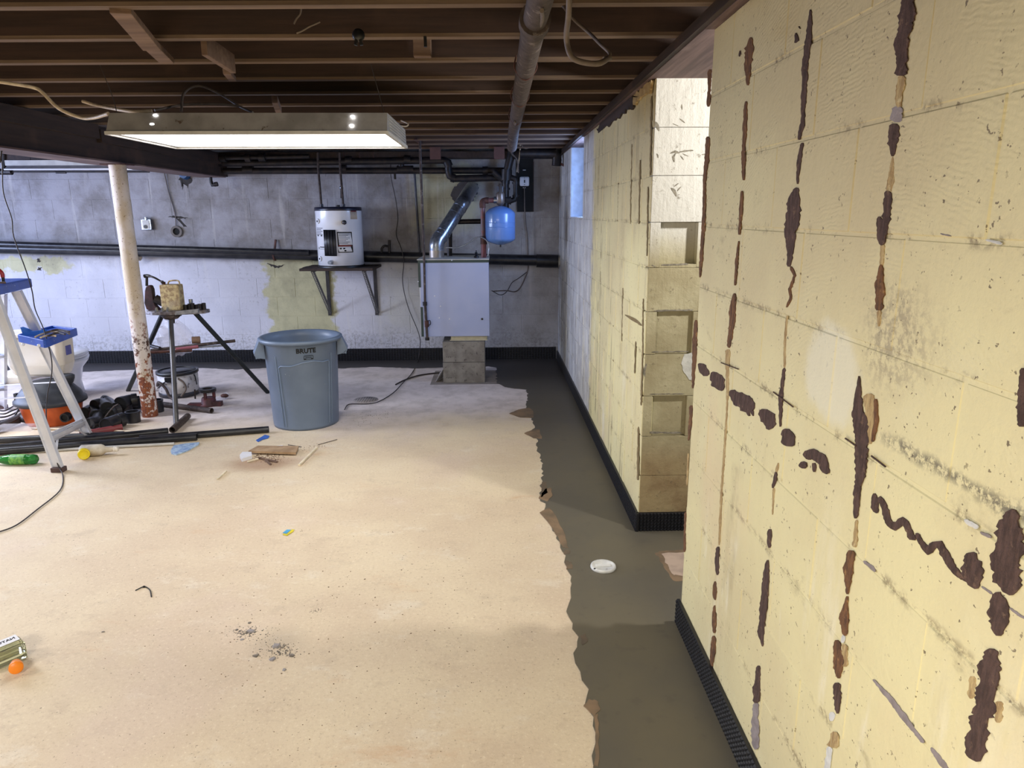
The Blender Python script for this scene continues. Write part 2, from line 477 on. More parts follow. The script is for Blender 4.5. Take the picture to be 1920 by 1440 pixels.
M['glue_rust'] = glue_mat('rust_brown_adhesive', S(126, 88, 56), S(86, 60, 42), S(170, 128, 80))
M['glue_tan'] = glue_mat('tan_adhesive', S(196, 172, 122), S(160, 132, 90), S(212, 196, 150))
M['glue_grey'] = plain('grey_filler', S(150, 140, 138), .8, scale=30, c2=S(128, 118, 116), bump=.5)
M['glue_white'] = plain('white_filler', S(214, 214, 208), .8, scale=30, bump=.5)
M['membrane'] = plain('black_dimple_plastic', S(26, 27, 33), .38, var=.1)
M['damp'] = plain('damp_concrete', S(140, 116, 90), .6, scale=9, c2=S(108, 92, 74))
M['damp_dark'] = plain('dark_damp_concrete', S(116, 98, 78), .6, scale=9, c2=S(90, 80, 68))

# ------------------------------------------------------------------ setting
WX = .70                                  # face of the right wall at the doorway
BY = 7.5                                  # face of the back wall
TOP = 2.11
def wx_far(y): return WX - .0068 * (y - 3.22)

# floor: old slab, with the freshly poured strip as its part
fl = struct('floor', MB().bb(-6.6, 4.2, -3.0, 7.62, -.12, 0), M['floor'])
EDGE = [(1113, 1440), (1116, 1397), (1113, 1345), (1096, 1324), (1104, 1293), (1088, 1260), (1075, 1226), (1085, 1195), (1073, 1180),
        (1062, 1147), (1071, 1122), (1070, 1089), (1058, 1055), (1061, 1042), (1051, 1018), (1035, 989), (1019, 965), (1023, 951), (1012, 934),
        (1017, 902), (1019, 884), (1014, 855), (1007, 843), (1009, 826), (994, 814), (1003, 800), (997, 785), (982, 778), (988, 762), (990, 745), (988, 731),
        (953, 727), (931, 719), (931, 690), (915, 687), (860, 690), (830, 689), (780, 691), (700, 688), (640, 691), (560, 689), (500, 690), (440, 693), (380, 690),
        (300, 693), (230, 694), (160, 697), (60, 700), (0, 702)]
ep = [at(x, y, 'Z', 0) for x, y in EDGE]
ep = [V((.34, -3.0, 0)), V((.33, .2, 0)), V((.35, .8, 0)), V((.33, 1.3, 0))] + ep + [V((-6.6, ep[-1].y + .02, 0))]
rag = []
for i in range(len(ep) - 1):
    a, b = ep[i], ep[i + 1]; L = (b - a).length; k = max(1, int(L / .035))
    for j in range(k):
        t = j / k; q = a.lerp(b, t)
        if j: q = q + V((random.uniform(-.012, .012), random.uniform(-.009, .009), 0))
        rag.append(q)
rag.append(ep[-1])
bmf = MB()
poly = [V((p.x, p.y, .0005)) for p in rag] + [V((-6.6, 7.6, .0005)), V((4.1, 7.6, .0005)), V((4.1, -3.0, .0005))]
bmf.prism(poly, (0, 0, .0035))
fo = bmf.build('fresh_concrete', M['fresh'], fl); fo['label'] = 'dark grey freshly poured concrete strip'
# tongues of damp, browner concrete along the ragged edge
def flat_patch(name, pts, m, parent, z0, th, lab=None, jag=.004):
    q = []
    P3 = [at(x, y, 'Z', 0) for x, y in pts]; n = len(P3)
    for i in range(n):
        a, b = P3[i], P3[(i + 1) % n]
        for j in range(4):
            t = j / 4; r = a.lerp(b, t)
            if j: r = r + V((random.uniform(-jag, jag), random.uniform(-jag, jag), 0))
            q.append(V((r.x, r.y, z0)))
    o = MB().prism(q, (0, 0, th)).build(name, m, parent)
    if lab: o['label'] = lab
    return o
DAMP = [([(955, 776), (972, 769), (992, 765), (1000, 772), (1000, 784), (975, 783)], 'damp'),
        ([(983, 813), (1000, 806), (1012, 806), (1016, 824), (1000, 822)], 'damp'),
        ([(1010, 935), (1022, 918), (1033, 915), (1036, 930), (1026, 942)], 'damp'),
        ([(1012, 962), (1030, 952), (1042, 968), (1060, 1005), (1066, 1030), (1056, 1028), (1036, 992)], 'damp'),
        ([(1016, 905), (1024, 905), (1027, 925), (1014, 934)], 'damp_dark'),
        ([(1088, 1195), (1098, 1190), (1102, 1204), (1092, 1212)], 'damp_dark'),
        ([(1094, 1325), (1104, 1313), (1122, 1318), (1124, 1335), (1113, 1345)], 'damp'),
        ([(1113, 1345), (1121, 1340), (1124, 1380), (1121, 1440), (1112, 1440), (1117, 1397)], 'damp'),
        ([(1058, 1032), (1070, 1034), (1068, 1040), (1058, 1040)], 'damp_dark'),
        ([(1060, 1052), (1072, 1056), (1074, 1068), (1062, 1068)], 'damp_dark')]
for pts, mk in DAMP: flat_patch('damp_patch', pts, M[mk], fl, .001, .0038)
flat_patch('bare_patch', [(1228, 1038), (1250, 1034), (1290, 1032), (1300, 1060), (1290, 1090), (1262, 1090), (1246, 1068), (1236, 1050)], M['damp'], fl, .001, .0036, 'damp pinkish patch of old slab', .008)
flat_patch('bare_patch', [(1240, 1040), (1290, 1036), (1300, 1062), (1288, 1082), (1264, 1080), (1252, 1060)], plain('pinkish_concrete', S(186, 164, 146), .7), fl, .002, .0032, None, .008)

# blocks: two shared meshes per wall direction
def block_mesh(name, length, m, axis, h=.1975, d=.05, joint=.005):
    mb = MB(); L = length - joint
    if axis == 'Y': mb.bb(0, d, -L / 2, L / 2, 0, h)
    else: mb.bb(-L / 2, L / 2, 0, d, 0, h)
    me = bpy.data.meshes.new(name); me.from_pydata(mb.v, [], mb.f); me.materials.append(m)
    import bmesh
    b = bmesh.new(); b.from_mesh(me)
    bmesh.ops.bevel(b, geom=b.edges[:], offset=.003, segments=1, affect='EDGES')
    b.to_mesh(me); b.free()
    return me
def lay_blocks(parent, axis, a0, a1, pos, m, tag_m, skip=None, kmax=10, stretch=1.0):
    """running bond between a0 and a1; pos(a) gives the face coordinate"""
    cache = {}; base = wloc(parent)
    for k in range(0, kmax):
        z = .09 + .2025 * k
        edges = []; a = a0 + (.2 if k % 2 else .4)
        edges.append(a0)
        while a < a1 - .05: edges.append(a); a += .4
        edges.append(a1)
        for i in range(len(edges) - 1):
            e0, e1 = edges[i], edges[i + 1]; L = round(e1 - e0, 3)
            mid = (e0 + e1) / 2
            if skip and skip(mid, z + .1, e0, e1): continue
            if L not in cache: cache[L] = block_mesh('concrete_block', L, m, axis)
            o = bpy.data.objects.new('concrete_block', cache[L]); COL.objects.link(o)
            j = random.uniform(-.0009, .0009)
            o.parent = parent
            o.location = (V((pos(mid) + j, mid, z + .0025)) if axis == 'Y' else V((mid, pos(mid) + j, z + .004))) - base
REC = .0018
# near stretch of the right wall
wr = struct('wall_right', MB().bb(WX + REC, WX + .25, -3.0, 2.40, 0, TOP), M['wall_right'])
lay_blocks(wr, 'Y', -.0, 2.40, lambda a: WX, M['wall_right'], 'r')
# far stretch, with the window opening
WY0, WY1, WZ0 = 5.60, 6.47, 1.51
far = MB()
def slab(y0, y1, z0, z1):
    a, b = wx_far(y0) + REC, wx_far(y1) + REC
    far.add([(a, y0, z0), (a + .25, y0, z0), (b + .25, y1, z0), (b, y1, z0), (a, y0, z1), (a + .25, y0, z1), (b + .25, y1, z1), (b, y1, z1)],
            [(0, 3, 2, 1), (4, 5, 6, 7), (0, 1, 5, 4), (2, 3, 7, 6), (0, 4, 7, 3), (1, 2, 6, 5)], False)
slab(3.28, WY0, 0, TOP); slab(WY0, WY1, 0, WZ0); slab(WY1, 7.62, 0, TOP)
wf = struct('wall_right_far', far, M['wall_right'])
lay_blocks(wf, 'Y', 3.222, 7.5, wx_far, M['wall_right'], 'f', skip=lambda mid, z, e0, e1: z > WZ0 and e1 > WY0 + .02 and e0 < WY1 - .02)
# blocks cut to fit beside the window
for k in (7, 8, 9):
    z = .09 + .2025 * k
    ed = [3.222] + [3.222 + (.2 if k % 2 else .4) + .4 * i for i in range(12)]
    for e0, e1 in zip(ed, ed[1:]):
        for c0, c1 in ((e0, min(e1, WY0)), (max(e0, WY1), min(e1, 7.5))):
            if c1 - c0 > .03 and e1 > WY0 + .02 and e0 < WY1 - .02:
                o = bpy.data.objects.new('concrete_block', block_mesh('concrete_block', round(c1 - c0, 3), M['wall_right'], 'Y')); COL.objects.link(o)
                o.parent = wf; o.location = (wx_far((c0 + c1) / 2), (c0 + c1) / 2, z + .0025)
# end of the far stretch seen through the doorway: blocks with recessed ends
EW = .262
for k in range(-1, 10):
    z0 = .09 + .2025 * k + .0012; z1 = z0 + .2006
    if k < 0: z0 = 0
    b = MB(); x0, x1, y0, y1 = WX + .003, WX + EW, 3.222, 3.285
    if k in (2, 4, 6):
        dpt = .05 if k == 6 else .022
        a0, a1 = x0 + .046, x1 - .042
        if k == 2: a0, a1 = x0 + .042, x1 - .05
        b.bb(x0, a0, y0, y1, z0, z1); b.bb(a1, x1, y0, y1, z0, z1); b.bb(a0, a1, y0 + dpt, y1, z0, z1)
        b.bb(a0, a1, y0, y1, z0 - .001, z0 + (.014 if k != 2 else .022)) if k == 6 else None
    else:
        b.bb(x0, x1, y0, y1, z0, z1)
    b.build('concrete_block', M['end'], wf, bevel=.0015)
MB().bb(WX + .006, WX + EW - .004, 3.2852, 3.30, 0, TOP - .002).build('mortar_core', M['end'], wf)
# marks on the wall end
def blob(parent, name, pts, ax, v, th, m, lab=None, jag=.003, div=3, sgn=-1):
    P3 = [at(x, y, ax, v) for x, y in pts]; n = len(P3); q = []
    i0 = AX[ax]
    for i in range(n):
        a, b = P3[i], P3[(i + 1) % n]
        for j in range(div):
            r = a.lerp(b, j / div)
            if j:
                dd = [random.uniform(-jag, jag) for _ in range(3)]; dd[i0] = 0; r = r + V(dd)
            q.append(r)
    d = [0, 0, 0]; d[i0] = sgn * th
    o = MB().prism(q, d).build(name, m, parent)
    if lab: o['label'] = lab
    return o
blob(wf, 'white_patch', [(1283, 664), (1300, 660), (1301, 715), (1292, 712), (1282, 698), (1277, 682)], 'Y', 3.222, .002, M['glue_white'], 'pale patch on the doorway end')
for pts in ([(1262, 285), (1274, 275), (1283, 282), (1278, 296), (1268, 305), (1260, 300)], [(1258, 352), (1268, 340), (1276, 352), (1270, 372), (1262, 368)],
            [(1266, 293), (1300, 283), (1306, 286), (1278, 296)], [(1227, 228), (1238, 226), (1242, 240), (1228, 244)]):
    pass

# back wall
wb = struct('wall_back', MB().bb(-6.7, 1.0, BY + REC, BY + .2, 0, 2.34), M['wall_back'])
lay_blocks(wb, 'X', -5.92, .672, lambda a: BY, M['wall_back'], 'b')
# walls outside the frame
struct('wall_left', MB().bb(-6.7, -6.6, -3.0, 7.5, 0, 2.34), M['side'])
struct('wall_front', MB().bb(-6.7, 4.2, -3.1, -3.0, 0, 2.34), M['side'])
struct('wall_side_room', MB().bb(4.1, 4.2, -3.0, 7.5, 0, 2.34), M['side'])

# window in the far stretch of the right wall
wn = MB(); fx = wx_far(6.0) + .2
wo = tag(thing('window_1', None, None, (fx, 6.035, WZ0)), kind='structure')
fr = MB()
for y in (WY0 + .02, WY1 - .02): fr.bb(fx, fx + .04, y - .02, y + .02, WZ0, TOP)
for z in (WZ0 + .02, TOP - .02): fr.bb(fx, fx + .04, WY0, WY1, z - .02, z + .02)
fr.bb(fx, fx + .04, 6.02, 6.05, WZ0, TOP)
fr.build('window_frame', plain('window_frame_vinyl', S(226, 232, 240), .4), wo)
gl = MB().bb(fx + .016, fx + .022, WY0 + .03, WY1 - .03, WZ0 + .03, TOP - .03)
gl.build('pane', glassy('window_glass', S(235, 242, 255), .02, 0), wo)
sl = MB().bb(wx_far(6.0) + .004, wx_far(6.0) + .24, WY0 + .002, WY1 - .002, WZ0, WZ0 + .008)
sl.build('window_sill', plain('window_reveal_paint', S(212, 216, 226), .6), wo)
MB().bb(wx_far(WY1) + .006, wx_far(WY1) + .24, WY1 - .008, WY1 - .001, WZ0 + .008, TOP).build('window_reveal', plain('window_reveal_bluewhite', S(200, 214, 236), .6), wo)

# ceiling: subfloor boards, joists, blocking, bridging
ce = struct('ceiling', MB().bb(-6.6, 4.2, -3.0, 7.5, 2.345, 2.38), M['subfloor'])
SK = -.0262
def joist_mesh():
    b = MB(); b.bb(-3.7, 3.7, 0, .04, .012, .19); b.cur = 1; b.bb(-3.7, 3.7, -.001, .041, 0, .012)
    me = bpy.data.meshes.new('joist'); me.from_pydata(b.v, [], b.f); me.materials.append(M['joist']); me.materials.append(M['joist_edge_lit'])
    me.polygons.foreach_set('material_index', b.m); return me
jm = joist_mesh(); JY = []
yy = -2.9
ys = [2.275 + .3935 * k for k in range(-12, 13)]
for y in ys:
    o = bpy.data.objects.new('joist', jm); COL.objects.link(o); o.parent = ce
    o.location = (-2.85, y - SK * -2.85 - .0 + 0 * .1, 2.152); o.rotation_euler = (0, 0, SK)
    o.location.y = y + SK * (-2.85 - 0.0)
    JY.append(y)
for i in range(28):
    x = -6.55 + i * .39
    MB().bb(x, x + .382, -2.95, 7.5, 2.335, 2.346).build('subfloor_board', M['subfloor'], ce)
def jy(k, x): return 2.275 + .3935 * k + SK * x
# bridging and blocking pieces
def bridging(name, p0, p1, w=.02, h=.055, m='bridge'):
    MB().bar(p0, p1, w, h).build(name, M[m], ce, bevel=.002)
bridging('bridging', at(225, 18, 'Y', 2.33), at(285, 90, 'Y', 2.68), .06, .022)
bridging('bridging', at(282, 84, 'Y', 2.72), at(312, 113, 'Y', 3.02), .055, .022)
bridging('bridging', at(382, 84, 'Y', 2.75), at(436, 120, 'Y', 3.03), .022, .07)
bridging('bridging', at(425, 134, 'Y', 3.1), at(436, 148, 'Y', 3.4), .03, .022)
bridging('bridging', at(515, 186, 'Y', 4.0), at(523, 208, 'Y', 4.15), .03, .04)
bridging('bridging', at(1007, 8, 'Y', 2.32), at(985, 2, 'Y', 2.5), .02, .03)
MB().bb(-.315, -.245, 3.0, 3.04, 2.155, 2.30).build('blocking', M['bridge'], ce, bevel=.003)
for x in (.02, -5.0): pass
for px in (830, 950):
    q = at(px - 14, 277, 'Y', 6.95)
    MB().bb(q.x - .05, q.x + .05, 6.93, 6.97, 2.05, 2.16).build('blocking', plain('pinkish_block_wood', S(96, 64, 58), .7), ce)
for x0 in (0, ):
    MB().bb(-3.25, -3.05, 3.42, 3.46, 2.16, 2.33).build('blocking', M['bridge'], ce)

# sill plates on the right wall and the ragged timber above it
tp = struct('trim_1', MB().bb(WX - .03, WX + .25, -3.0, 7.5, TOP + .002, TOP + .042), M['plate'])
tp2 = MB().bb(WX - .05, WX - .01, -3.0, 7.45, TOP + .005, TOP + .04)
tp2.build('ledger', M['beam'], tp)
for pts in ([(1190, 176), (1191, 200), (1180, 206), (1168, 214), (1156, 226), (1142, 236), (1126, 248), (1121, 242), (1140, 220), (1165, 197)], [(1226, 150), (1222, 176), (1205, 182), (1192, 196), (1190, 182), (1205, 165)]):
    blob(wf, 'rotten_wood', pts, 'X', wx_far(4), .012, M['beam'] if pts[0][0] == 1190 else M['glue_tan'], None, .012, 5)
struct('trim_2', MB().bb(-6.6, .62, 7.30, 7.5, 2.09, 2.15), M['beam'])

# girder on the steel post
gb = MB().bb(-2.95, -2.71, -3.0, 7.48, 1.925, 2.148)
gd = struct('trim_3', gb, M['beam'])
MB().bb(-2.709, -2.665, -3.0, 5.06, 2.055, 2.146).build('ledger', M['beam'], gd)
MB().bb(-2.709, -2.675, 5.10, 7.45, 2.035, 2.12).build('ledger', M['beam'], gd)
MB().bb(-2.96, -2.70, -3.0, 7.4, 1.915, 1.925).build('bottom_board', M['plate'], gd)

# dimpled black drainage membrane along the foot of the walls
def membrane(name, a0, a1, face, axis, h=.10, rows=6, pitch=.0172, th=.012, sgn=-1):
    """axis Y: runs along Y on face X=face(a); axis X: runs along X on face Y"""
    b = MB(); n = 12
    step = (a1 - a0) / n
    def PT(a, out, z):
        f = face(a) + sgn * out
        return (f, a, z) if axis == 'Y' else (a, f, z)
    for i in range(n):
        a, c = a0 + i * step, a0 + (i + 1) * step
        vs = [PT(a, 0.001, 0), PT(c, 0.001, 0), PT(c, 0.001, h), PT(a, 0.001, h), PT(a, th, 0), PT(c, th, 0), PT(c, th, h), PT(a, th, h)]
        b.add(vs, [(0, 1, 2, 3), (4, 7, 6, 5), (0, 4, 5, 1), (3, 2, 6, 7), (0, 3, 7, 4), (1, 5, 6, 2)], False)
    o = struct(name, b, M['membrane'])
    d = MB(); cnt = int((a1 - a0) / pitch); r = pitch * .42
    for i in range(cnt):
        a = a0 + (i + .5) * (a1 - a0) / cnt
        for k in range(rows):
            z = h * (k + .5) / rows; rz = h / rows * .40; q = .55
            vs = [PT(a - r, th, z - rz), PT(a + r, th, z - rz), PT(a + r, th, z + rz), PT(a - r, th, z + rz),
                  PT(a - r * q, th + .006, z - rz * q), PT(a + r * q, th + .006, z - rz * q), PT(a + r * q, th + .006, z + rz * q), PT(a - r * q, th + .006, z + rz * q)]
            d.add(vs, [(4, 5, 6, 7), (0, 1, 5, 4), (1, 2, 6, 5), (2, 3, 7, 6), (3, 0, 4, 7)], False)
    dm = d.build('dimples', M['membrane'], o, kind='stuff')
    return o
membrane('baseboard_right', .3, 2.415, lambda a: WX, 'Y')
membrane('baseboard_right_far', 3.20, 7.46, wx_far, 'Y')
membrane('baseboard_doorway', WX - .014, WX + EW, lambda a: 3.222, 'X')
membrane('baseboard_back', -5.9, .65, lambda a: BY, 'X', h=.135, rows=7, pitch=.03)

# ------------------------------------------------------------------ adhesive and filler marks on the right wall
def stroke(parent, pts, m, th=.006, name='adhesive_mark', v=None, ax='X', jag=.34):
    v = WX if v is None else v
    # resample
    q = []
    for i in range(len(pts) - 1):
        a, b = pts[i], pts[i + 1]; L = hypot(b[0] - a[0], b[1] - a[1]); k = max(1, int(L / 4))
        for j in range(k):
            t = j / k; q.append([a[c] + (b[c] - a[c]) * t for c in range(3)])
    q.append(list(pts[-1]))
    Lf = []; Rt = []; ja = jb = 0.0
    for i, (x, y, wd) in enumerate(q):
        x0, y0 = q[max(i - 1, 0)][:2]; x1, y1 = q[min(i + 1, len(q) - 1)][:2]
        dx, dy = x1 - x0, y1 - y0; L = hypot(dx, dy) or 1; nx, ny = -dy / L, dx / L
        e = .45 if i in (0, len(q) - 1) else 1
        ja = max(-.32, min(.32, ja * .75 + random.uniform(-.2, .2))); jb = max(-.32, min(.32, jb * .75 + random.uniform(-.2, .2)))
        wl = wd / 2 * e * (1 + ja) + random.choice((-.6, -.2, 0, 0, .2, .4, 0, 1.7 if wd > 12 else .3)); wr_ = wd / 2 * e * (1 + jb) + random.choice((-.6, -.2, 0, 0, .2, .4, 0, 1.7 if wd > 12 else .3))
        Lf.append((x + nx * wl, y + ny * wl)); Rt.append((x - nx * wr_, y - ny * wr_))
    b = MB(); A = [at(x, y, ax, v) for x, y in Lf]; B = [at(x, y, ax, v) for x, y in Rt]; n = len(A)
    i0 = AX[ax]; d = [0, 0, 0]; d[i0] = -th; d = V(d); dh = d * 1.15
    mid = [(a + c) / 2 + dh * random.uniform(.85, 1.0) for a, c in zip(A, B)]
    vs = A + B + [p + d * .7 for p in A] + [p + d * .7 for p in B] + mid
    fs = []
    for i in range(n - 1):
        fs += [(i, i + 1, 2 * n + i + 1, 2 * n + i), (n + i, 3 * n + i, 3 * n + i + 1, n + i + 1), (2 * n + i, 2 * n + i + 1, 4 * n + i + 1, 4 * n + i), (4 * n + i, 4 * n + i + 1, 3 * n + i + 1, 3 * n + i)]
    fs += [(0, 2 * n, 4 * n, 3 * n, n), (n - 1, 2 * n - 1, 4 * n - 1, 5 * n - 1, 3 * n - 1)]
    b.add(vs, fs, False)
    return b.build(name, m, parent)
G, R_, T_, Y_, W_ = 'glue', 'glue_rust', 'glue_tan', 'glue_grey', 'glue_white'
MARKS = [
 (R_, [(1409,70,6),(1406,92,15),(1404,120,12),(1403,160,5)]), (R_, [(1400,190,5),(1397,240,8),(1395,290,7),(1395,338,5)]), (R_, [(1392,358,5),(1390,400,6),(1387,440,4)]),
 (R_, [(1386,452,4),(1382,490,6),(1379,535,4)]), (R_, [(1378,550,6),(1374,590,13),(1368,652,6)]), (T_, [(1366,655,9),(1364,760,5),(1358,860,6),(1352,940,6),(1349,1022,4)]),
 (G, [(1347,1025,6),(1345,1055,9),(1346,1078,4)]), (R_, [(1342,1090,4),(1341,1110,9),(1342,1125,4)]), (R_, [(1341,1135,4),(1340,1165,8),(1340,1187,4)]), (R_, [(1339,1192,6),(1337,1220,9),(1335,1252,4)]),
 (G, [(1521,18,3),(1520,45,9),(1516,80,11),(1510,140,11),(1508,200,8),(1506,235,11),(1499,262,5)]), (G, [(1506,268,6),(1498,310,7),(1497,345,3)]),
 (G, [(1496,352,8),(1490,380,22),(1486,410,26),(1482,435,20),(1484,470,11),(1481,500,8)]), (R_, [(1484,500,6),(1491,517,5),(1482,542,5),(1484,560,4),(1476,576,3)]),
 (T_, [(1477,592,6),(1472,640,7),(1472,690,6)]), (G, [(1472,690,5),(1466,738,9),(1464,800,4)]), (T_, [(1460,868,4),(1456,885,8)]), (G, [(1456,885,6),(1454,900,8),(1450,915,5)]), (T_, [(1452,915,8),(1449,965,4)]),
 (G, [(1445,992,9),(1444,1010,10),(1444,1027,6)]), (G, [(1440,1050,5),(1437,1090,13),(1432,1140,12),(1428,1188,12),(1431,1212,3)]), (G, [(1424,1248,8),(1420,1285,13),(1418,1318,11)]), (Y_, [(1418,1318,11),(1416,1370,13),(1418,1405,10)]),
 (G, [(1704,-6,26),(1698,40,30),(1692,90,24),(1690,142,20)]), (T_, [(1691,142,18),(1688,170,16),(1685,202,10)]), (Y_, [(1685,200,20),(1683,229,19)]), (G, [(1680,232,18),(1676,270,16),(1675,293,5)]),
 (T_, [(1675,294,5),(1672,340,13),(1667,362,11)]), (G, [(1667,358,13),(1664,410,16),(1658,442,12)]), (G, [(1651,406,10),(1653,435,20),(1656,460,10)]), (T_, [(1656,458,10),(1653,500,8)]), (R_, [(1654,496,7),(1650,540,19),(1650,582,14)]), (T_, [(1650,582,10),(1648,612,5)]),
 (G, [(1612,705,3),(1611,740,12),(1613,780,24),(1616,830,26),(1616,868,24),(1610,920,14),(1605,972,7)]), (T_, [(1630,738,20),(1634,780,24),(1629,832,14)]), (R_, [(1643,748,6),(1645,790,6),(1637,828,6)]),
 (T_, [(1607,975,8),(1603,1026,9)]), (R_, [(1598,1032,14),(1594,1070,18),(1590,1114,5)]), (R_, [(1590,1118,4),(1583,1160,17),(1586,1192,7)]),
 (R_, [(1570,1200,12),(1573,1240,20),(1574,1272,5)]), (T_, [(1583,1208,10),(1584,1250,14)]), (G, [(1570,1280,12),(1571,1300,16),(1572,1338,5)]), (T_, [(1566,1372,14),(1563,1402,22)]), (W_, [(1583,1190,8),(1580,1205,12)]), (W_, [(1561,1335,12),(1560,1352,8)]), (W_, [(1556,1400,12),(1552,1446,12)]),
 (R_, [(1332,130,7),(1331,165,5),(1329,200,6)]), (R_, [(1328,256,7),(1325,300,9),(1322,342,5),(1320,420,6),(1316,480,6),(1313,520,3)]), (R_, [(1306,600,6),(1303,650,10),(1300,728,4)]), (R_, [(1297,760,6),(1294,800,7),(1292,826,4)]), (T_, [(1291,850,4),(1288,910,4)]), (R_, [(1286,960,4),(1284,1035,4)]),
 (G, [(1920,690,8),(1919,740,18),(1917,800,14)]), (G, [(1903,955,12),(1893,985,46),(1890,1025,62),(1891,1065,60),(1896,1100,40),(1898,1116,12)]),
 (G, [(1873,1110,14),(1875,1135,36),(1875,1165,38),(1873,1192,14)]), (G, [(1862,1216,16),(1858,1250,38),(1853,1300,46),(1843,1345,44)]), (G, [(1840,1340,34),(1836,1385,44),(1834,1410,40),(1836,1428,14)]), (T_, [(1824,1268,16),(1822,1310,12)]), (T_, [(1874,1315,14),(1872,1355,14)]),
 (G, [(1311,682,8),(1318,690,18),(1329,703,12)]), (G, [(1336,698,12),(1347,714,28),(1356,732,10)]), (G, [(1370,733,10),(1386,748,26),(1402,760,26),(1414,768,14)]), (G, [(1400,765,8),(1406,780,5)]), (G, [(1410,768,8),(1413,780,5)]), (G, [(1428,768,14),(1438,785,30),(1447,804,14)]),
 (G, [(1470,806,14),(1480,820,32),(1488,836,14)]), (G, [(1508,852,12),(1524,850,28),(1540,860,26),(1553,888,12)]), (G, [(1500,873,10),(1514,871,12)]), (G, [(1527,868,8),(1528,885,4)]),
 (G, [(1641,925,8),(1642,950,13),(1646,962,6)]), (G, [(1645,945,8),(1652,934,9),(1660,950,11),(1670,982,14),(1680,988,15),(1694,975,15),(1703,985,15),(1712,1008,13),(1718,1012,9)]), (G, [(1720,1000,8),(1728,1016,12),(1742,1034,15),(1754,1022,14),(1765,1020,16),(1775,1042,14),(1790,1066,12),(1806,1086,10)]), (G, [(1821,1036,22),(1826,1060,40),(1829,1085,34),(1832,1104,12)]),
 (Y_, [(1638,1274,4),(1670,1310,10),(1700,1350,10),(1733,1393,5)]), (Y_, [(1747,1402,6),(1765,1430,12),(1780,1446,10)]), (Y_, [(1620,1052,5),(1636,1064,8),(1642,1072,3)]), (W_, [(1810,975,8),(1835,990,10)]), (Y_, [(1840,998,6),(1860,1008,6)]), (Y_, [(1842,1100,4),(1862,1114,4)]), (Y_, [(1895,1140,6),(1922,1160,6)]),
 (G, [(1493,62,4),(1495,75,8),(1492,80,4)]), (G, [(1389,95,4),(1388,106,3)]), (G, [(1499,50,5),(1502,54,5)]), (Y_, [(1765,438,3),(1785,443,3)]), (W_, [(1850,450,4),(1880,457,8)]),
]
for mk, pts in MARKS: stroke(wr, [(x, y, w_ * (.65 if mk == T_ and w_ < 9 else .95)) for x, y, w_ in pts], M[mk], .0035 if mk in (G, R_) else .002, {G: 'adhesive_mark', R_: 'adhesive_mark', T_: 'adhesive_residue', Y_: 'filler_mark', W_: 'filler_mark'}[mk])
# nails and crack ends
for a, b in (((1352, 680), (1384, 692)), ((1450, 735), (1487, 763)), ((1585, 822), (1605, 836)), ((1634, 855), (1660, 875))):
    p, q = at(*a, 'X', WX - .004), at(*b, 'X', WX - .004)
    MB().cyl(p, q, .0018, n=6).build('wire_tie', M['glue'], wr)
FAR = [((1172, 590, 3), (1190, 600, 8), (1203, 610, 5)), ((1200, 300, 3), (1198, 420, 3)), ((1192, 640, 3), (1190, 700, 3)), ((1206, 560, 3), (1205, 650, 3), (1202, 760, 4)), ((1197, 800, 4), (1196, 900, 5)),
       ((1222, 180, 4), (1219, 330, 3)), ((1185, 270, 3), (1182, 420, 2)), ((1160, 330, 3), (1158, 420, 2)), ((1140, 380, 2), (1138, 470, 2)), ((1215, 350, 3), (1213, 480, 2)), ((1168, 540, 3), (1166, 640, 2)), ((1150, 600, 2), (1150, 720, 2))]
M['smudge'] = plain('grey_brown_smudge', S(110, 104, 92), .9, scale=60, c2=S(150, 144, 130))
for pts in ([(1256,288,2),(1266,284,4),(1274,287,3)], [(1268,286,3),(1262,294,5),(1264,304,3)], [(1272,286,2),(1284,283,3),(1300,282,2)], [(1280,288,2),(1290,293,2)], [(1276,292,2),(1282,300,2)],
            [(1258,352,3),(1264,358,6),(1268,368,4)], [(1264,350,2),(1272,344,2)], [(1270,358,2),(1277,350,2)], [(1228,228,4),(1233,236,7),(1236,246,3)], [(1232,288,4),(1234,296,3)], [(1278,196,3),(1279,206,2)],
            [(1274,222,2),(1284,230,2)], [(1262,232,2),(1272,236,2)], [(1316,290,2),(1326,289,2)], [(1222,497,5),(1229,500,4)], [(1212,682,4),(1208,696,5),(1209,706,3)], [(1240,497,3),(1290,495,3)], [(1226,583,3),(1300,581,3)], [(1222,660,2),(1292,659,2)], [(1217,739,2),(1284,738,2)], [(1218,811,4),(1278,812,4)]):
    stroke(wf, pts, M['smudge'], .001, 'dark_smudge', 3.2215, 'Y')
M['streak'] = plain('olive_streak', S(132, 114, 78), .8, scale=30)
for f in FAR: stroke(wf, [(x, y, w_ * .7) for x, y, w_ in f], M['streak'], .0015, v=wx_far(3.6) - .001)

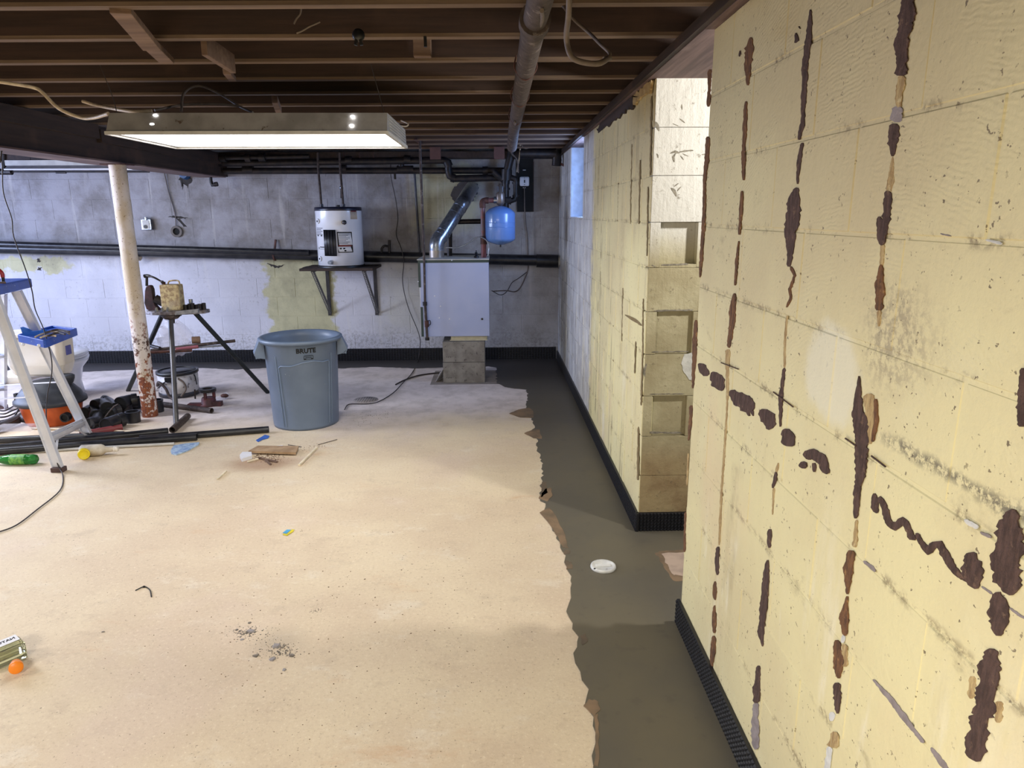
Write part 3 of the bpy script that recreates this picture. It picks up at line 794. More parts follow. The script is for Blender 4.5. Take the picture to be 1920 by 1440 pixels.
# ------------------------------------------------------------------ object materials
M['black_iron'] = plain('black_iron_pipe', S(30, 30, 34), .45, .3, scale=20, c2=S(52, 44, 42))
M['black_pvc'] = plain('black_plastic_pipe', S(24, 25, 31), .32, scale=14, c2=S(44, 44, 48))
M['cast_iron'] = plain('dusty_cast_iron', S(78, 66, 62), .7, .1, scale=26, c2=S(56, 46, 43), bump=.5, spots=S(112, 102, 98), spotscale=30)
M['steel'] = plain('galvanised_steel', S(168, 174, 186), .28, .85, scale=40, c2=S(132, 140, 152))
M['dark_steel'] = plain('dark_steel', S(70, 70, 76), .4, .6, scale=30)
M['rusty'] = plain('rusty_iron', S(96, 62, 54), .7, .3, scale=24, c2=S(62, 40, 38))
M['copper_red'] = plain('red_brown_pipe', S(120, 74, 74), .5, .3, scale=18, c2=S(98, 92, 98))
M['white_enamel'] = plain('white_enamel', S(226, 228, 236), .25, scale=3, c2=S(214, 216, 226), coat=.3)
M['white_china'] = plain('off_white_china', S(228, 222, 212), .18, scale=3, c2=S(216, 208, 196), coat=.4)
M['black'] = plain('black_plastic', S(22, 22, 26), .4)
M['wire'] = plain('dark_wire', S(52, 44, 42), .6)
M['white_cable'] = plain('cream_cable', S(208, 192, 166), .5, scale=30, c2=S(178, 158, 132))
M['grey_cable'] = plain('grey_cable', S(108, 96, 88), .6, scale=30)
M['alu'] = plain('brushed_aluminium', S(218, 220, 228), .35, .3, scale=8, c2=S(206, 208, 216))
M['blue_plastic'] = plain('blue_plastic', S(28, 74, 170), .4, spots=S(220, 224, 230), spotscale=60, spott=(.70, .73))
M['bin'] = plain('blue_grey_plastic', S(108, 124, 148), .42, scale=5, c2=S(100, 116, 140), spots=S(168, 178, 188), spotscale=34, spott=(.72, .76))
M['white_paint'] = plain('white_painted_metal', S(196, 194, 190), .45, scale=10, c2=S(178, 176, 172))
M['ink'] = plain('black_ink', S(14, 14, 15), .8, var=0)
M['paper'] = plain('white_label', S(226, 226, 230), .5, var=.02)
M['ink_grey'] = plain('grey_print', S(96, 98, 108), .5, var=0)

def emit(name, c, e):
    m = MT(name); m.color(c).rough(.5)
    m.b.inputs['Emission Color'].default_value = c; m.b.inputs['Emission Strength'].default_value = e
    return m.mat

# ------------------------------------------------------------------ ceiling light
FZ = 1.90
c0, c1 = at(194, 248, 'Z', FZ), at(727, 249, 'Z', FZ)
fxy = V(((c0.x + c1.x) / 2, (c0.y + c1.y) / 2, FZ)); FL = c1.x - c0.x
ft = thing('ceiling_light', 'long white boxed fluorescent light glowing under the joists', 'ceiling light', fxy)
hx = FL / 2; D = .70
def q(x, y, z): return fxy + V((x, y + .012 * x, z))
b = MB()
b.add([q(-hx, 0, 0), q(hx, 0, 0), q(hx, D, 0), q(-hx, D, 0), q(-hx + .012, .03, .085), q(hx - .0, .03, .085), q(hx - .0, D - .03, .085), q(-hx + .012, D - .03, .085),
       q(-hx + .02, .02, 0), q(hx - .02, .02, 0), q(hx - .02, D - .02, 0), q(-hx + .02, D - .02, 0), q(-hx + .02, .035, .06), q(hx - .02, .035, .06), q(hx - .02, D - .035, .06), q(-hx + .02, D - .035, .06)],
      [(0, 1, 5, 4), (1, 2, 6, 5), (2, 3, 7, 6), (3, 0, 4, 7), (4, 5, 6, 7), (1, 0, 8, 9), (2, 1, 9, 10), (3, 2, 10, 11), (0, 3, 11, 8), (8, 12, 13, 9), (9, 13, 14, 10), (10, 14, 15, 11), (11, 15, 12, 8), (15, 14, 13, 12)])
b.build('housing', plain('dusty_white_housing', S(150, 148, 148), .5, scale=9, c2=S(126, 124, 124), spots=S(84, 70, 62), spotscale=26, spott=(.66, .72)), ft)
b = MB(); nx = 24
g = []
for j in range(9):
    for i in range(nx + 1):
        u, v_ = i / nx, j / 8
        sag = -.006 * sin(pi * v_) * sin(pi * u) ** .5
        g.append(q(-hx + .022 + u * (FL - .044), .022 + v_ * (D - .044), .004 + sag))
b.add(g, [(j * (nx + 1) + i, (j + 1) * (nx + 1) + i, (j + 1) * (nx + 1) + i + 1, j * (nx + 1) + i + 1) for j in range(8) for i in range(nx)], True)
b.build('diffuser', emit('lit_diffuser', (1, .98, .95, 1), DIFFUSER), ft)
b = MB()
for (a0, a1, bb0, bb1) in ((-hx, hx, -.006, .006), (-hx, hx, D - .006, D + .006)):
    b.add([q(a0, bb0, -.008), q(a1, bb0, -.008), q(a1, bb1, -.008), q(a0, bb1, -.008), q(a0, bb0, .006), q(a1, bb0, .006), q(a1, bb1, .006), q(a0, bb1, .006)], [(3, 2, 1, 0), (4, 5, 6, 7), (0, 1, 5, 4), (1, 2, 6, 5), (2, 3, 7, 6), (3, 0, 4, 7)], False)
for (a0, a1) in ((-hx - .006, -hx + .006), (hx - .006, hx + .006)):
    b.add([q(a0, 0, -.008), q(a1, 0, -.008), q(a1, D, -.008), q(a0, D, -.008), q(a0, 0, .006), q(a1, 0, .006), q(a1, D, .006), q(a0, D, .006)], [(3, 2, 1, 0), (4, 5, 6, 7), (0, 1, 5, 4), (1, 2, 6, 5), (2, 3, 7, 6), (3, 0, 4, 7)], False)
b.build('lens_frame', M['white_paint'], ft)
b = MB()
for k in range(5): b.bar(q(hx + .002, .06, .02 + .013 * k), q(hx + .002, D - .06, .02 + .013 * k), .004, .003)
b.build('end_louvre', M['white_paint'], ft)
glow = emit('light_leak', (1, .98, .95, 1), 9)
for (px, py) in ((291, 216), (285, 233), (661, 218), (659, 235)):
    p = at(px, py, 'Y', fxy.y + (.022 if py < 225 else .012) - .004); MB().ball(p, .008, 8, 6, (1.3, .3, .6)).build('slot', glow, ft)
for xx in (-hx + .02, hx - .02): MB().tube([q(xx, .08, .084), q(xx - .02, .1, .16), q(xx - .05, .08, .30)], .0018, 6).build('hanging_wire', M['wire'], ft)

# switched-off strip light near the back wall
p0, p1 = at(20, 309, 'Y', 7.1), at(276, 311, 'Y', 7.1)
st = thing('strip_light', 'unlit white strip light under the joists by the back wall', 'strip light', (p0 + p1) / 2)
MB().bb(p0.x, p1.x, 7.02, 7.16, p0.z - .012, p0.z + .035).build('channel', M['white_paint'], st)
b = MB(); b.prism([V((p0.x + .01, 6.98, p0.z - .05)), V((p0.x + .01, 7.20, p0.z - .05)), V((p0.x + .01, 7.15, p0.z - .012)), V((p0.x + .01, 7.03, p0.z - .012))], (p1.x - p0.x - .02, 0, 0))
b.build('reflector', plain('grey_reflector', S(150, 148, 156), .4), st)
MB().bb(p0.x + .01, p1.x - .01, 6.975, 6.985, p0.z - .056, p0.z - .044).build('lip', M['white_enamel'], st)
for xx in (p0.x + .2, p1.x - .2): MB().cyl((xx, 7.09, p0.z + .03), (xx, 7.09, 2.155), .003, n=6).build('hanging_wire', M['wire'], st)

# steel post
pb = V((-2.757, 5.42, 0))
po = thing('steel_post', 'white steel post with peeling rust on its lower half, under the girder', 'post', pb)
m = MT('flaking_post_paint'); Xs, Ys, Zs = m.xyz(); n = m.noise(m.pos, 26, 6, .7); n2 = m.noise(m.pos, 60, 5, .7)
c = m.mix(m.step(m.noise(m.pos, 4), .4, .6), S(214, 204, 198), S(198, 182, 160))
hgt = m.math('ADD', n, m.math('MULTIPLY', m.math('SUBTRACT', Zs, .62), -.22))
c = m.mix(m.step(n2, .60, .66), c, S(126, 98, 62))
c = m.mix(m.mul(m.step(hgt, .53, .58), m.step(Zs, 1.1, .5)), c, m.mix(m.step(n2, .45, .6), S(140, 78, 42), S(104, 56, 44)))
c = m.mix(m.mul(m.win(Zs, .5, .64, .06), m.step(n, .5, .55), .9), c, S(66, 44, 30))
m.color(c).rough(.7); m.bump(n2, .6, .004)
MB().cyl(pb, pb + V((0, 0, 1.912)), .0585, n=28).build('shaft', m.mat, po)
MB().bb(pb.x - .09, pb.x + .09, pb.y - .07, pb.y + .07, 1.908, 1.9145).build('cap_plate', M['rusty'], po)

# ------------------------------------------------------------------ pipes under the ceiling and along the back wall
def pipe_thing(name, label, cat, runs, m, fittings=(), part='pipe', n=14):
    """runs: lists of (points, radius); fittings: (p0, p1, radius)"""
    t = thing(name, label, cat, runs[0][0][0])
    for pts, r in runs:
        b = MB()
        if len(pts) == 2: b.cyl(pts[0], pts[1], r, n=n)
        else: b.tube(pts, r, n, False)
        b.build(part, m, t)
    for p0, p1, r in fittings: MB().cyl(p0, p1, r, n=n).build('fitting', m, t)
    return t
def B(x, y, Y=7.38): return at(x, y, 'Y', Y)
dp0, dp1 = V((-5.95, 7.40, 1.257)), B(1043, 489, 7.40)
t = pipe_thing('waste_pipe', 'long black plastic waste pipe running along the whole back wall', 'pipe', [((dp0, dp1), .056)], M['black_pvc'])
MB().cyl(B(1006, 489, 7.40), B(1046, 490, 7.40), .068, n=18).build('coupling', M['black_pvc'], t)
MB().cyl(B(1046, 490, 7.40), B(1052, 490, 7.40), .05, n=18).build('mortar_collar', M['glue_white'], t)
for px in (515, 255, 260):
    q0 = B(px, 478, 7.40)
    MB().cyl(q0 - V((.008, 0, 0)), q0 + V((.008, 0, 0)), .060, n=18).build('pipe_strap', M['rusty'] if px == 515 else M['white_cable'], t)
q0 = B(515, 468, 7.45)
MB().bar(q0, q0 + V((.01, .03, .10)), .02, .012).build('strap_tail', M['rusty'], t)
tag(MB().cyl(V((-5.95, 7.355, 1.305)), B(580, 474, 7.35), .032, n=14).build('upper_waste_pipe', M['black_pvc']), 'thinner black pipe lying along the big waste pipe, ending at the water heater', 'pipe')
# short hook and spike standing on the waste pipe
t = thing('pipe_hook', 'black bent hook and spike above the waste pipe, right of the water heater', 'hook', B(725, 475))
MB().tube([B(716, 474), B(716, 466), B(721, 461), B(727, 462)], .012, 8).build('hook', M['black_iron'], t)
MB().cyl(B(730, 476), B(730, 450), .014, n=8).build('spike', M['black_iron'], t)

# heating mains below the joists
A0, A1 = V((-2.72, 7.28, 2.045)), B(832, 301, 7.28)
t = pipe_thing('heating_main', 'upper black heating main below the joists, stepping down at its right end', 'pipe',
   [((A0, A1), .032), ((A1, B(840, 303, 7.28), B(841, 320, 7.28)), .036), ((B(841, 320, 7.28), B(843, 330, 7.28), B(852, 335, 7.28)), .036), ((B(850, 335, 7.28), B(948, 333, 7.28)), .034)], M['black_iron'],
   [(B(838, 303, 7.28), B(842, 312, 7.28), .042), (B(846, 333, 7.28), B(853, 335, 7.28), .042), (B(648, 301, 7.28), B(660, 301, 7.28), .038), (B(758, 300, 7.28), B(770, 300, 7.28), .042)])
for px in (597, 645, 675, 701, 752):
    q0 = B(px, 300, 7.28); MB().bar(q0, V((q0.x, 7.28, 2.15)), .012, .004).build('hanger', M['rusty'], t)
t = pipe_thing('heating_return', 'lower black heating main running level with the wall joint to the riser', 'pipe',
   [((V((-2.69, 7.33, 1.975)), B(946, 320, 7.33)), .031)], M['black_iron'],
   [(B(640, 317, 7.33), B(650, 317, 7.33), .04), (B(745, 318, 7.33), B(775, 318, 7.33), .04), (B(456, 318, 7.33), B(475, 318, 7.33), .04), (B(905, 320, 7.33), B(915, 320, 7.33), .04)])
for px in (465, 752): MB().cyl(B(px, 318, 7.33), B(px, 300, 7.33), .03, n=10).build('fitting', M['black_iron'], t)
MB().bar(B(740, 320, 7.33), B(741, 336, 7.33), .025, .02).build('fitting', M['black_iron'], t)
t = pipe_thing('small_heating_pipe', 'short black pipe with valves above the mains beside the girder end', 'pipe', [((B(408, 296, 7.2), B(580, 293, 7.2)), .022)], M['black_iron'],
   [(B(412, 297, 7.2), B(424, 297, 7.2), .035), (B(460, 296, 7.2), B(470, 296, 7.2), .04), (B(485, 295, 7.2), B(498, 295, 7.2), .038)])
# left end pipes behind the ladder
t = pipe_thing('gas_pipe', 'thin dark pipe with a tee hanging at the far left below the girder', 'pipe', [((B(-10, 322, 7.3), B(280, 322, 7.3)), .009), ((B(8, 290, 7.3), B(8, 322, 7.3)), .02)], M['black_iron'],
   [(B(0, 322, 7.3), B(22, 322, 7.3), .03), (B(105, 323, 7.3), B(124, 323, 7.3), .012)])
t = pipe_thing('capped_elbow', 'short black pipe with an elbow hanging under the girder end', 'pipe', [((B(394, 325, 7.3), B(396, 343, 7.3)), .016), ((B(396, 341, 7.3), B(398, 347, 7.3), B(405, 346, 7.3)), .018)], M['black_iron'], [(B(402, 346, 7.3), B(408, 345, 7.3), .022)])
# riser by the electrical board
t = pipe_thing('boiler_riser', 'thick black iron riser between the ceiling and the expansion tank valve', 'pipe',
   [((B(962, 272, 7.2), B(956, 300, 7.2), B(950, 325, 7.2), B(948, 345, 7.2)), .04), ((B(948, 340, 7.2), B(948, 392, 7.2)), .034),
    ((B(946, 333, 7.2), B(958, 333, 7.2), B(966, 336, 7.2), B(968, 344, 7.2)), .03), ((B(967, 344, 7.2), B(967, 368, 7.2)), .024), ((B(967, 366, 7.2), B(965, 374, 7.2), B(956, 377, 7.2), B(940, 376, 7.2)), .028)], M['black_iron'],
   [(B(950, 318, 7.2), B(949, 338, 7.2), .055), (B(948, 352, 7.2), B(948, 356, 7.2), .045), (B(967, 341, 7.2), B(967, 345, 7.2), .034), (B(967, 366, 7.2), B(967, 369, 7.2), .034), (B(958, 376, 7.2), B(955, 376, 7.2), .04),
    (B(925, 322, 7.2), B(944, 338, 7.2), .03)])
# short overhead pipe in the corner
t = pipe_thing('corner_pipe', 'short black iron pipe with an elbow into the back right corner', 'pipe', [((B(975, 288, 7.1), B(1042, 288, 7.1)), .05), ((B(1042, 282, 7.1), B(1044, 300, 7.1), B(1043, 311, 7.1)), .045)], M['black_iron'])
MB().bar(B(1048, 306, 7.1), B(1062, 312, 7.05), .02, .02).build('fitting', M['rusty'], t)

# cast-iron pipe under the joists, running away from the camera
zc = 2.093
a = at(1022, 0, 'Z', zc); e = at(963, 246, 'Z', zc)
a0 = a + (a - e).normalized() * 1.2
t = thing('cast_iron_drain', 'thick dusty cast-iron drain pipe hung under the joists, running to the back', 'pipe', a0)
h0 = at(1003, 38, 'Z', zc)
MB().cyl(a0, h0 + (h0 - e).normalized() * .0, .035, n=20).build('pipe', M['cast_iron'], t)
MB().tube([h0, e, e + V((.0, .5, -.06))], .0375, 20, False).build('pipe', M['cast_iron'], t)
MB().cyl(h0 + (a - e).normalized() * .02, h0 - (a - e).normalized() * .05, .046, n=20).build('hub', M['cast_iron'], t)
for u in (.25, .5, .75):
    p = h0.lerp(e, u); MB().tube([p + V((-.036, 0, .05)), p + V((-.042, 0, 0)), p + V((0, 0, -.041)), p + V((.042, 0, 0)), p + V((.036, 0, .05))], .003, 6).build('hanger', M['rusty'], t)
# cable clipped along it
tag(MB().tube([at(1016, 20, 'Z', 2.05), at(1017, 35, 'Z', 2.06), at(1010, 55, 'Z', 2.07)], .006, 8).build('short_cable', M['grey_cable']), 'short looped cable beside the hub of the drain pipe', 'cable')
zz = 2.07
tag(MB().tube([at(990, 80, 'Z', zz), at(982, 105, 'Z', zz), at(977, 150, 'Z', zz), at(975, 185, 'Z', zz), at(967, 220, 'Z', zz), at(966, 233, 'Z', 2.06), B(974, 246, 6.4), B(970, 256, 6.6), B(962, 262, 6.9), B(958, 285, 7.05), B(970, 300, 7.12), B(972, 324, 7.15)], .007, 8).build('armoured_cable', M['grey_cable']), 'grey cable clipped along the cast-iron drain and down to the board', 'cable')
tag(MB().tube([B(976, 262, 6.9), B(975, 285, 7.1), B(973, 300, 7.2), B(969, 322, 7.3)], .007, 8).build('white_cable', M['white_cable']), 'pale cable dropping beside the black electrical board', 'cable')
tag(MB().tube([B(976, 269, 6.95), B(983, 278, 7.0), B(992, 277, 7.0), B(1003, 268, 7.0)], .005, 8).build('cable', M['grey_cable']), 'thin cable sagging below the last joists in the corner', 'cable')
tag(MB().tube([B(977, 283, 7.1), B(985, 285, 7.15), B(995, 294, 7.2), B(1008, 294, 7.2), B(1026, 293, 7.2)], .005, 8).build('cable', M['grey_cable']), 'thin grey cable crossing the top of the black board', 'cable')

# looping flexible conduit near the camera
def J(x, y, Y=2.0): return at(x, y, 'Y', Y)
tag(MB().tube([J(1068, -30, 1.85), J(1066, 30, 1.9), J(1062, 70), J(1070, 104), J(1090, 116), J(1122, 119), J(1143, 108, 2.05)], .0075, 10).build('conduit_loop', M['grey_cable']), 'thick grey cable hanging in a loop below the nearest joists', 'cable')
tag(MB().tube([J(1055, 10, 2.3), J(1078, 38, 2.25), J(1105, 62, 2.2), J(1125, 82, 2.1), J(1143, 100, 2.06), J(1138, 112, 2.05), J(1132, 106, 2.05)], .005, 8).build('cable_tail', M['grey_cable']), 'thinner dark cable meeting the grey loop near the wall', 'cable')

# cream cables around the ceiling light
tag(MB().tube([at(-25, 150, 'Y', 3.4), at(30, 158, 'Y', 3.45), at(62, 164, 'Y', 3.5), at(78, 172, 'Y', 3.5), at(110, 203, 'Y', 3.5), at(150, 220, 'Y', 3.5), at(175, 221, 'Y', 3.45), at(203, 213, 'Y', 3.35)], .008, 8).build('lamp_cable', M['white_cable']), 'cream cable sagging from the far left to the end of the ceiling light', 'cable')
tag(MB().tube([at(155, 190, 'Y', 3.95), at(180, 197, 'Y', 3.9), at(215, 204, 'Y', 3.6), at(250, 209, 'Y', 3.5), at(285, 208, 'Y', 3.5)], .008, 8).build('lamp_cable', M['white_cable']), 'cream cable clipped under a joist above the left end of the light', 'cable')
tag(MB().tube([at(340, 210, 'Y', 3.6), at(345, 175, 'Y', 3.7), at(372, 161, 'Y', 3.75), at(410, 175, 'Y', 3.75), at(450, 200, 'Y', 3.7), at(474, 211, 'Y', 3.6)], .006, 8).build('arched_cable', M['grey_cable']), 'dark cable arching above the middle of the ceiling light', 'cable')
tag(MB().tube([at(290, 207, 'Y', 3.6), at(340, 197, 'Y', 3.7), at(400, 195, 'Y', 3.7), at(450, 199, 'Y', 3.7)], .006, 8).build('flat_cable', M['grey_cable']), 'dark cable lying low across the top of the ceiling light', 'cable')
tag(MB().tube([at(738, 234, 'Y', 3.7), at(760, 237, 'Y', 4.0), at(765, 232, 'Y', 4.05), at(752, 226, 'Y', 4.1)], .004, 8).build('loose_cable', M['white_cable']), 'short cream cable curl off the right end of the ceiling light', 'cable')
tag(MB().tube([at(0, 305, 'Y', 4.3), at(4, 270, 'Y', 4.3), at(1, 255, 'Y', 4.3)], .005, 6).build('hanging_wire_end', M['wire']), 'wire end hooked on the girder at the left edge', 'wire')
# junction box hung over the girder at the far left
t = thing('junction_box', 'grey metal junction box on top of the girder at the far left', 'junction box', at(12, 212, 'Y', 4.3))
p = at(13, 210, 'Y', 4.3)
MB().bb(p.x - .055, p.x + .03, 4.27, 4.33, p.z - .05, p.z + .045).build('box', M['dark_steel'], t, bevel=.004)
for dz in (-.025, .02):
    MB().bb(p.x - .012, p.x + .002, 4.265, 4.27, p.z + dz - .018, p.z + dz + .016).build('knockout', M['steel'], t); MB().bb(p.x + .006, p.x + .02, 4.265, 4.27, p.z + dz - .018, p.z + dz + .016).build('knockout', M['steel'], t)
tag(MB().prism([at(0, 221, 'Y', 4.25), at(0, 226, 'Y', 4.25), at(31, 229, 'Y', 4.25), at(14, 223, 'Y', 4.25)], (0, .02, 0)).build('loose_cable_strip', M['white_cable']), 'flat cream strip lying on the girder at the left edge', 'cable')
# black lump on the second joist
t = thing('joist_bracket', 'small black bracket fixed on the second nearest joist', 'bracket', at(672, 72, 'Y', 2.61))
MB().ball(at(672, 66, 'Y', 2.60), .022, 8, 6, (1, .5, 1)).build('body', M['black'], t)
for dx in (-5, 6): MB().bar(at(672 + dx * .6, 72, 'Y', 2.60), at(672 + dx, 85, 'Y', 2.60), .014, .01).build('leg', M['black'], t)
tag(MB().bar(at(797, 68, 'Y', 2.6), at(798, 88, 'Y', 2.6), .012, .01).build('hanger_hook', M['black']), 'thin black hook on the joist edge left of the short blocking', 'hook')
for pts, lb in (([(551, 45), (556, 35), (563, 26), (565, 12)], 'upper pale cobweb strand on the nearest joist'), ([(556, 62), (566, 58), (580, 50), (600, 41)], 'lower pale forked cobweb strand on the nearest joist')):
    tag(MB().tube([at(x, y, 'Y', 2.60) for x, y in pts], .0035, 5).build('cobweb_strand', M['grey_cable']), lb, 'cobweb')

# ------------------------------------------------------------------ water heater on its shelf
hc = V((-1.552, 7.19, 1.05)); hr = .225; HZ0, HZ1 = 1.052, 1.62
ht = thing('water_heater', 'small round white water heater standing on the wall shelf', 'water heater', hc)
MB().lathe([(hr * .9, HZ0 - .012), (hr, HZ0), (hr, HZ1 - .035)], V((hc.x, hc.y, 0)), n=48).build('tank', M['white_enamel'], ht)
MB().lathe([(hr + .002, HZ1 - .036), (hr + .004, HZ1 - .03), (hr + .004, HZ1 - .004), (hr - .01, HZ1), (0, HZ1 + .004)], V((hc.x, hc.y, 0)), n=48).build('top_cap', plain('dark_blue_rim', S(30, 32, 52), .35), ht)
MB().lathe([(hr + .004, HZ0 - .014), (hr + .005, HZ0 + .006), (hr, HZ0 + .008)], V((hc.x, hc.y, 0)), n=48).build('bottom_rim', M['black'], ht)
hdir = atan2(CAM.y - hc.y, CAM.x - hc.x)
def HP(px, py, out=0.0):
    """point on the heater's shell seen at a pixel"""
    f = at(px, py, 'Y', hc.y - hr); s = (f.x - hc.x) / hr * 1.0
    s = max(-.97, min(.97, s)); a_ = -math.acos(s)
    return V((hc.x + cos(a_) * (hr + out), hc.y + sin(a_) * (hr + out), f.z))
def hpatch(name, x0, x1, y0, y1, m, th=.002, n=8, skew=3, par=None):
    b = MB(); vs = []
    for i in range(n + 1):
        x = x0 + (x1 - x0) * i / n
        for (y, s_) in ((y0, 0), (y1, skew)):
            for o_ in (0.0004, th): vs.append(HP(x + s_, y, o_))
    for i in range(n):
        k = i * 4; l = k + 4
        b.add(vs[k:l + 4], [(1, 3, 7, 5), (0, 4, 6, 2), (0, 1, 5, 4), (2, 6, 7, 3)], True)
    b.add(vs[:4], [(0, 2, 3, 1)], False); b.add(vs[-4:], [(0, 1, 3, 2)], False)
    return b.build(name, m, par or ht)
ap = hpatch('access_panel', 607, 629, 431, 480, M['black'], .016)
for xx in (611, 616, 621, 626): hpatch('panel_rib', xx, xx + 1.6, 433, 478, M['dark_steel'], .020, 2, 3, ap)
lb = hpatch('rating_label', 631.5, 657, 435, 474, M['ink'], .0012)
lf = hpatch('label_face', 633, 655.5, 437, 459.5, M['paper'], .002, 8, 3, lb)
hpatch('label_face', 633, 655.5, 462.5, 472.5, M['paper'], .002, 8, 3, lb)
hpatch('label_stripe', 633, 655.5, 460, 462.3, plain('red_stripe', S(150, 60, 50), .5), .0022, 8, 3, lb)
for k in range(8): hpatch('print_line', 634.5, 654 - (k % 3) * 3, 438.5 + k * 2.5, 439.4 + k * 2.5, M['ink_grey'], .0028, 4, 0, lb)
for (x, y) in ((637, 466), (643, 466), (645, 470)): hpatch('pictogram', x, x + 3.5, y - 1.2, y + 1.5, M['ink'], .0028, 2, 0, lb)
hpatch('energy_sticker', 654, 664, 394, 411, plain('tan_sticker', S(190, 176, 160), .5), .0015, 4, 1)
hpatch('sticker_head', 655.5, 663, 394.5, 397, plain('dark_red_print', S(110, 30, 40), .5), .002, 3, 0)
for k in range(5): hpatch('print_line', 589, 603 - (k % 2) * 3, 427.5 + k * 3, 428.8 + k * 3, M['ink_grey'], .001, 3, 0)
for x in (591, 599): hpatch('pictogram', x, x + 3, 441, 443.5, M['ink'], .001, 2, 0)
hpatch('print_line', 597, 607, 463, 464.6, M['ink'], .001, 3, 0); hpatch('print_line', 597, 607, 467, 467.8, M['ink_grey'], .001, 3, 0); hpatch('pictogram', 594, 595.4, 464, 468, M['ink'], .001, 2, 0)
for (x, y) in ((593.5, 415), (598, 486)):
    p, o_ = HP(x, y), HP(x, y, .012); MB().cyl(p, o_, .026, .024, n=18).build('element_cover', M['white_enamel'], ht); MB().cyl(o_, HP(x, y, .015), .010, n=12).build('element_knob', M['black'], ht)
p, o_ = HP(643, 417), HP(643, 417, .05); MB().cyl(p, o_, .02, n=14).build('relief_valve', plain('brass', S(150, 130, 90), .35, .7), ht); MB().ball(o_, .022, 10, 8).build('valve_cap', M['dark_steel'], ht)
p, o_ = HP(621, 492), HP(621, 492, .045); MB().cyl(p, o_, .022, .018, n=14).build('drain_valve', M['steel'], ht)
MB().cyl(V((hc.x, hc.y, HZ1)), V((hc.x, hc.y, HZ1 + .02)), .02, n=12).build('top_plug', M['black_iron'], ht)
for px, lb in ((601, 'left thin pipe rising from the water heater to the mains'), (642, 'right thin pipe with a small shut-off valve above the water heater')):
    q0 = at(px + 1.5, 384, 'Y', hc.y); zt = 1.965
    t = thing('heater_pipe', lb, 'pipe', V((q0.x, hc.y, HZ1)))
    MB().tube([V((q0.x, hc.y, HZ1 - .002)), V((q0.x - .008, hc.y + .02, HZ1 + .2)), V((q0.x - .02, 7.25, 1.95)), V((q0.x - .02, 7.26, 2.14))], .0115, 10).build('pipe', M['cast_iron'], t)
    MB().cyl(V((q0.x, hc.y, HZ1)), V((q0.x, hc.y, HZ1 + .03)), .018, n=10).build('nipple', M['dark_steel'], t)
    if px == 642:
        v = at(640, 352, 'Y', hc.y + .03); MB().bar(v, v + V((-.005, 0, -.10)), .02, .015).build('valve_lever', M['black_iron'], t); MB().ball(v, .02, 8, 6).build('valve', M['steel'], t)
sh = thing('heater_shelf', 'dark plank shelf on two slotted steel brackets carrying the water heater', 'shelf', (-1.56, 7.25, 1.02))
for y0, y1 in ((6.94, 7.12), (7.124, 7.30), (7.304, 7.49)):
    MB().bb(-1.93 + random.uniform(0, .02), -1.20, y0, y1, 1.012, 1.037).build('plank', M['beam'], sh, bevel=.003)
def slotted(name, p0, p1, parent, w=.03):
    d = (V(p1) - V(p0)); L = d.length; d.normalize(); b = MB()
    x = V((1, 0, 0)); k = int(L / .026)
    for s_ in (-1, 1): b.bar(V(p0) + x * s_ * (w / 2 - .004), V(p1) + x * s_ * (w / 2 - .004), .008, .003, up=(1, 0, 0)) if False else b.cyl(V(p0) + x * s_ * (w / 2 - .004), V(p1) + x * s_ * (w / 2 - .004), .0045, n=4)
    for i in range(k + 1):
        p = V(p0) + d * L * i / k; b.box(p, (w - .008, .004, .010))
    # rear flange
    b.bar(V(p0) + x * (w / 2), V(p1) + x * (w / 2) + V((0, 0, 0)), .003, .02, up=(1, 0, 0))
    return b.build(name, plain('slotted_steel', S(120, 120, 124), .45, .5), parent)
for xs in (-1.80, -1.30):
    slotted('diagonal_brace', (xs, 6.99, 1.005), (xs + .03, 7.48, .53), sh)
    MB().bb(xs + .01, xs + .045, 7.482, 7.4975, .50, 1.01).build('wall_upright', M['dark_steel'], sh)
    MB().bb(xs - .01, xs + .02, 6.98, 7.49, 1.0, 1.0115).build('top_arm', M['dark_steel'], sh)

# ------------------------------------------------------------------ boiler, plinth, flue, expansion tank
BX0, BX1, BF, BZ0, BZ1 = -.70, -.06, 6.42, .445, 1.152
bo = thing('boiler', 'grey-white sheet metal boiler with dark green trim on a block plinth', 'boiler', ((BX0 + BX1) / 2, 6.7, BZ0))
bw = plain('boiler_panel', S(168, 178, 212), .38, .1, scale=3, c2=S(158, 170, 208))
MB().bb(BX0 + .005, BX1 - .004, BF + .02, 7.02, BZ0 + .005, BZ1 - .003).build('casing', M['white_paint'], bo, bevel=.004)
fp_ = MB().bb(BX0 + .015, BX1, BF, BF + .02, BZ0, BZ1 - .03).build('front_panel', bw, bo, bevel=.003)
grn = plain('dark_green_trim', S(38, 62, 62), .4)
MB().bb(BX0, BX1 + .001, BF - .002, BF + .018, BZ1 - .032, BZ1 - .008).build('top_trim', grn, bo)
MB().bb(BX0 - .006, BX1 + .004, BF - .004, 7.02, BZ1 - .008, BZ1).build('top_panel', M['white_paint'], bo)
MB().bb(BX0, BX0 + .022, BF - .003, BF + .018, .90, BZ1 - .03).build('side_trim', grn, bo)
MB().bb(BX0 + .01, BX0 + .032, BF - .003, BF + .018, BZ0, .72).build('side_trim', grn, bo)
for (x, y) in ((847, 488), (784, 528)): MB().ball(at(x, y, 'Y', BF - .004), .006, 8, 6, (1, .4, 1)).build('screw', M['white_enamel'], fp_)
for (x, y) in ((815, 555), (826, 574), (824, 596), (843, 598)): MB().ball(at(x, y, 'Y', BF), .007, 8, 6, (1, .4, 1)).build('screw', M['white_enamel'], fp_)
p = at(904, 598, 'Y', BF); MB().cyl(p, p - V((0, .008, 0)), .010, n=12).build('knob', M['black'], fp_)
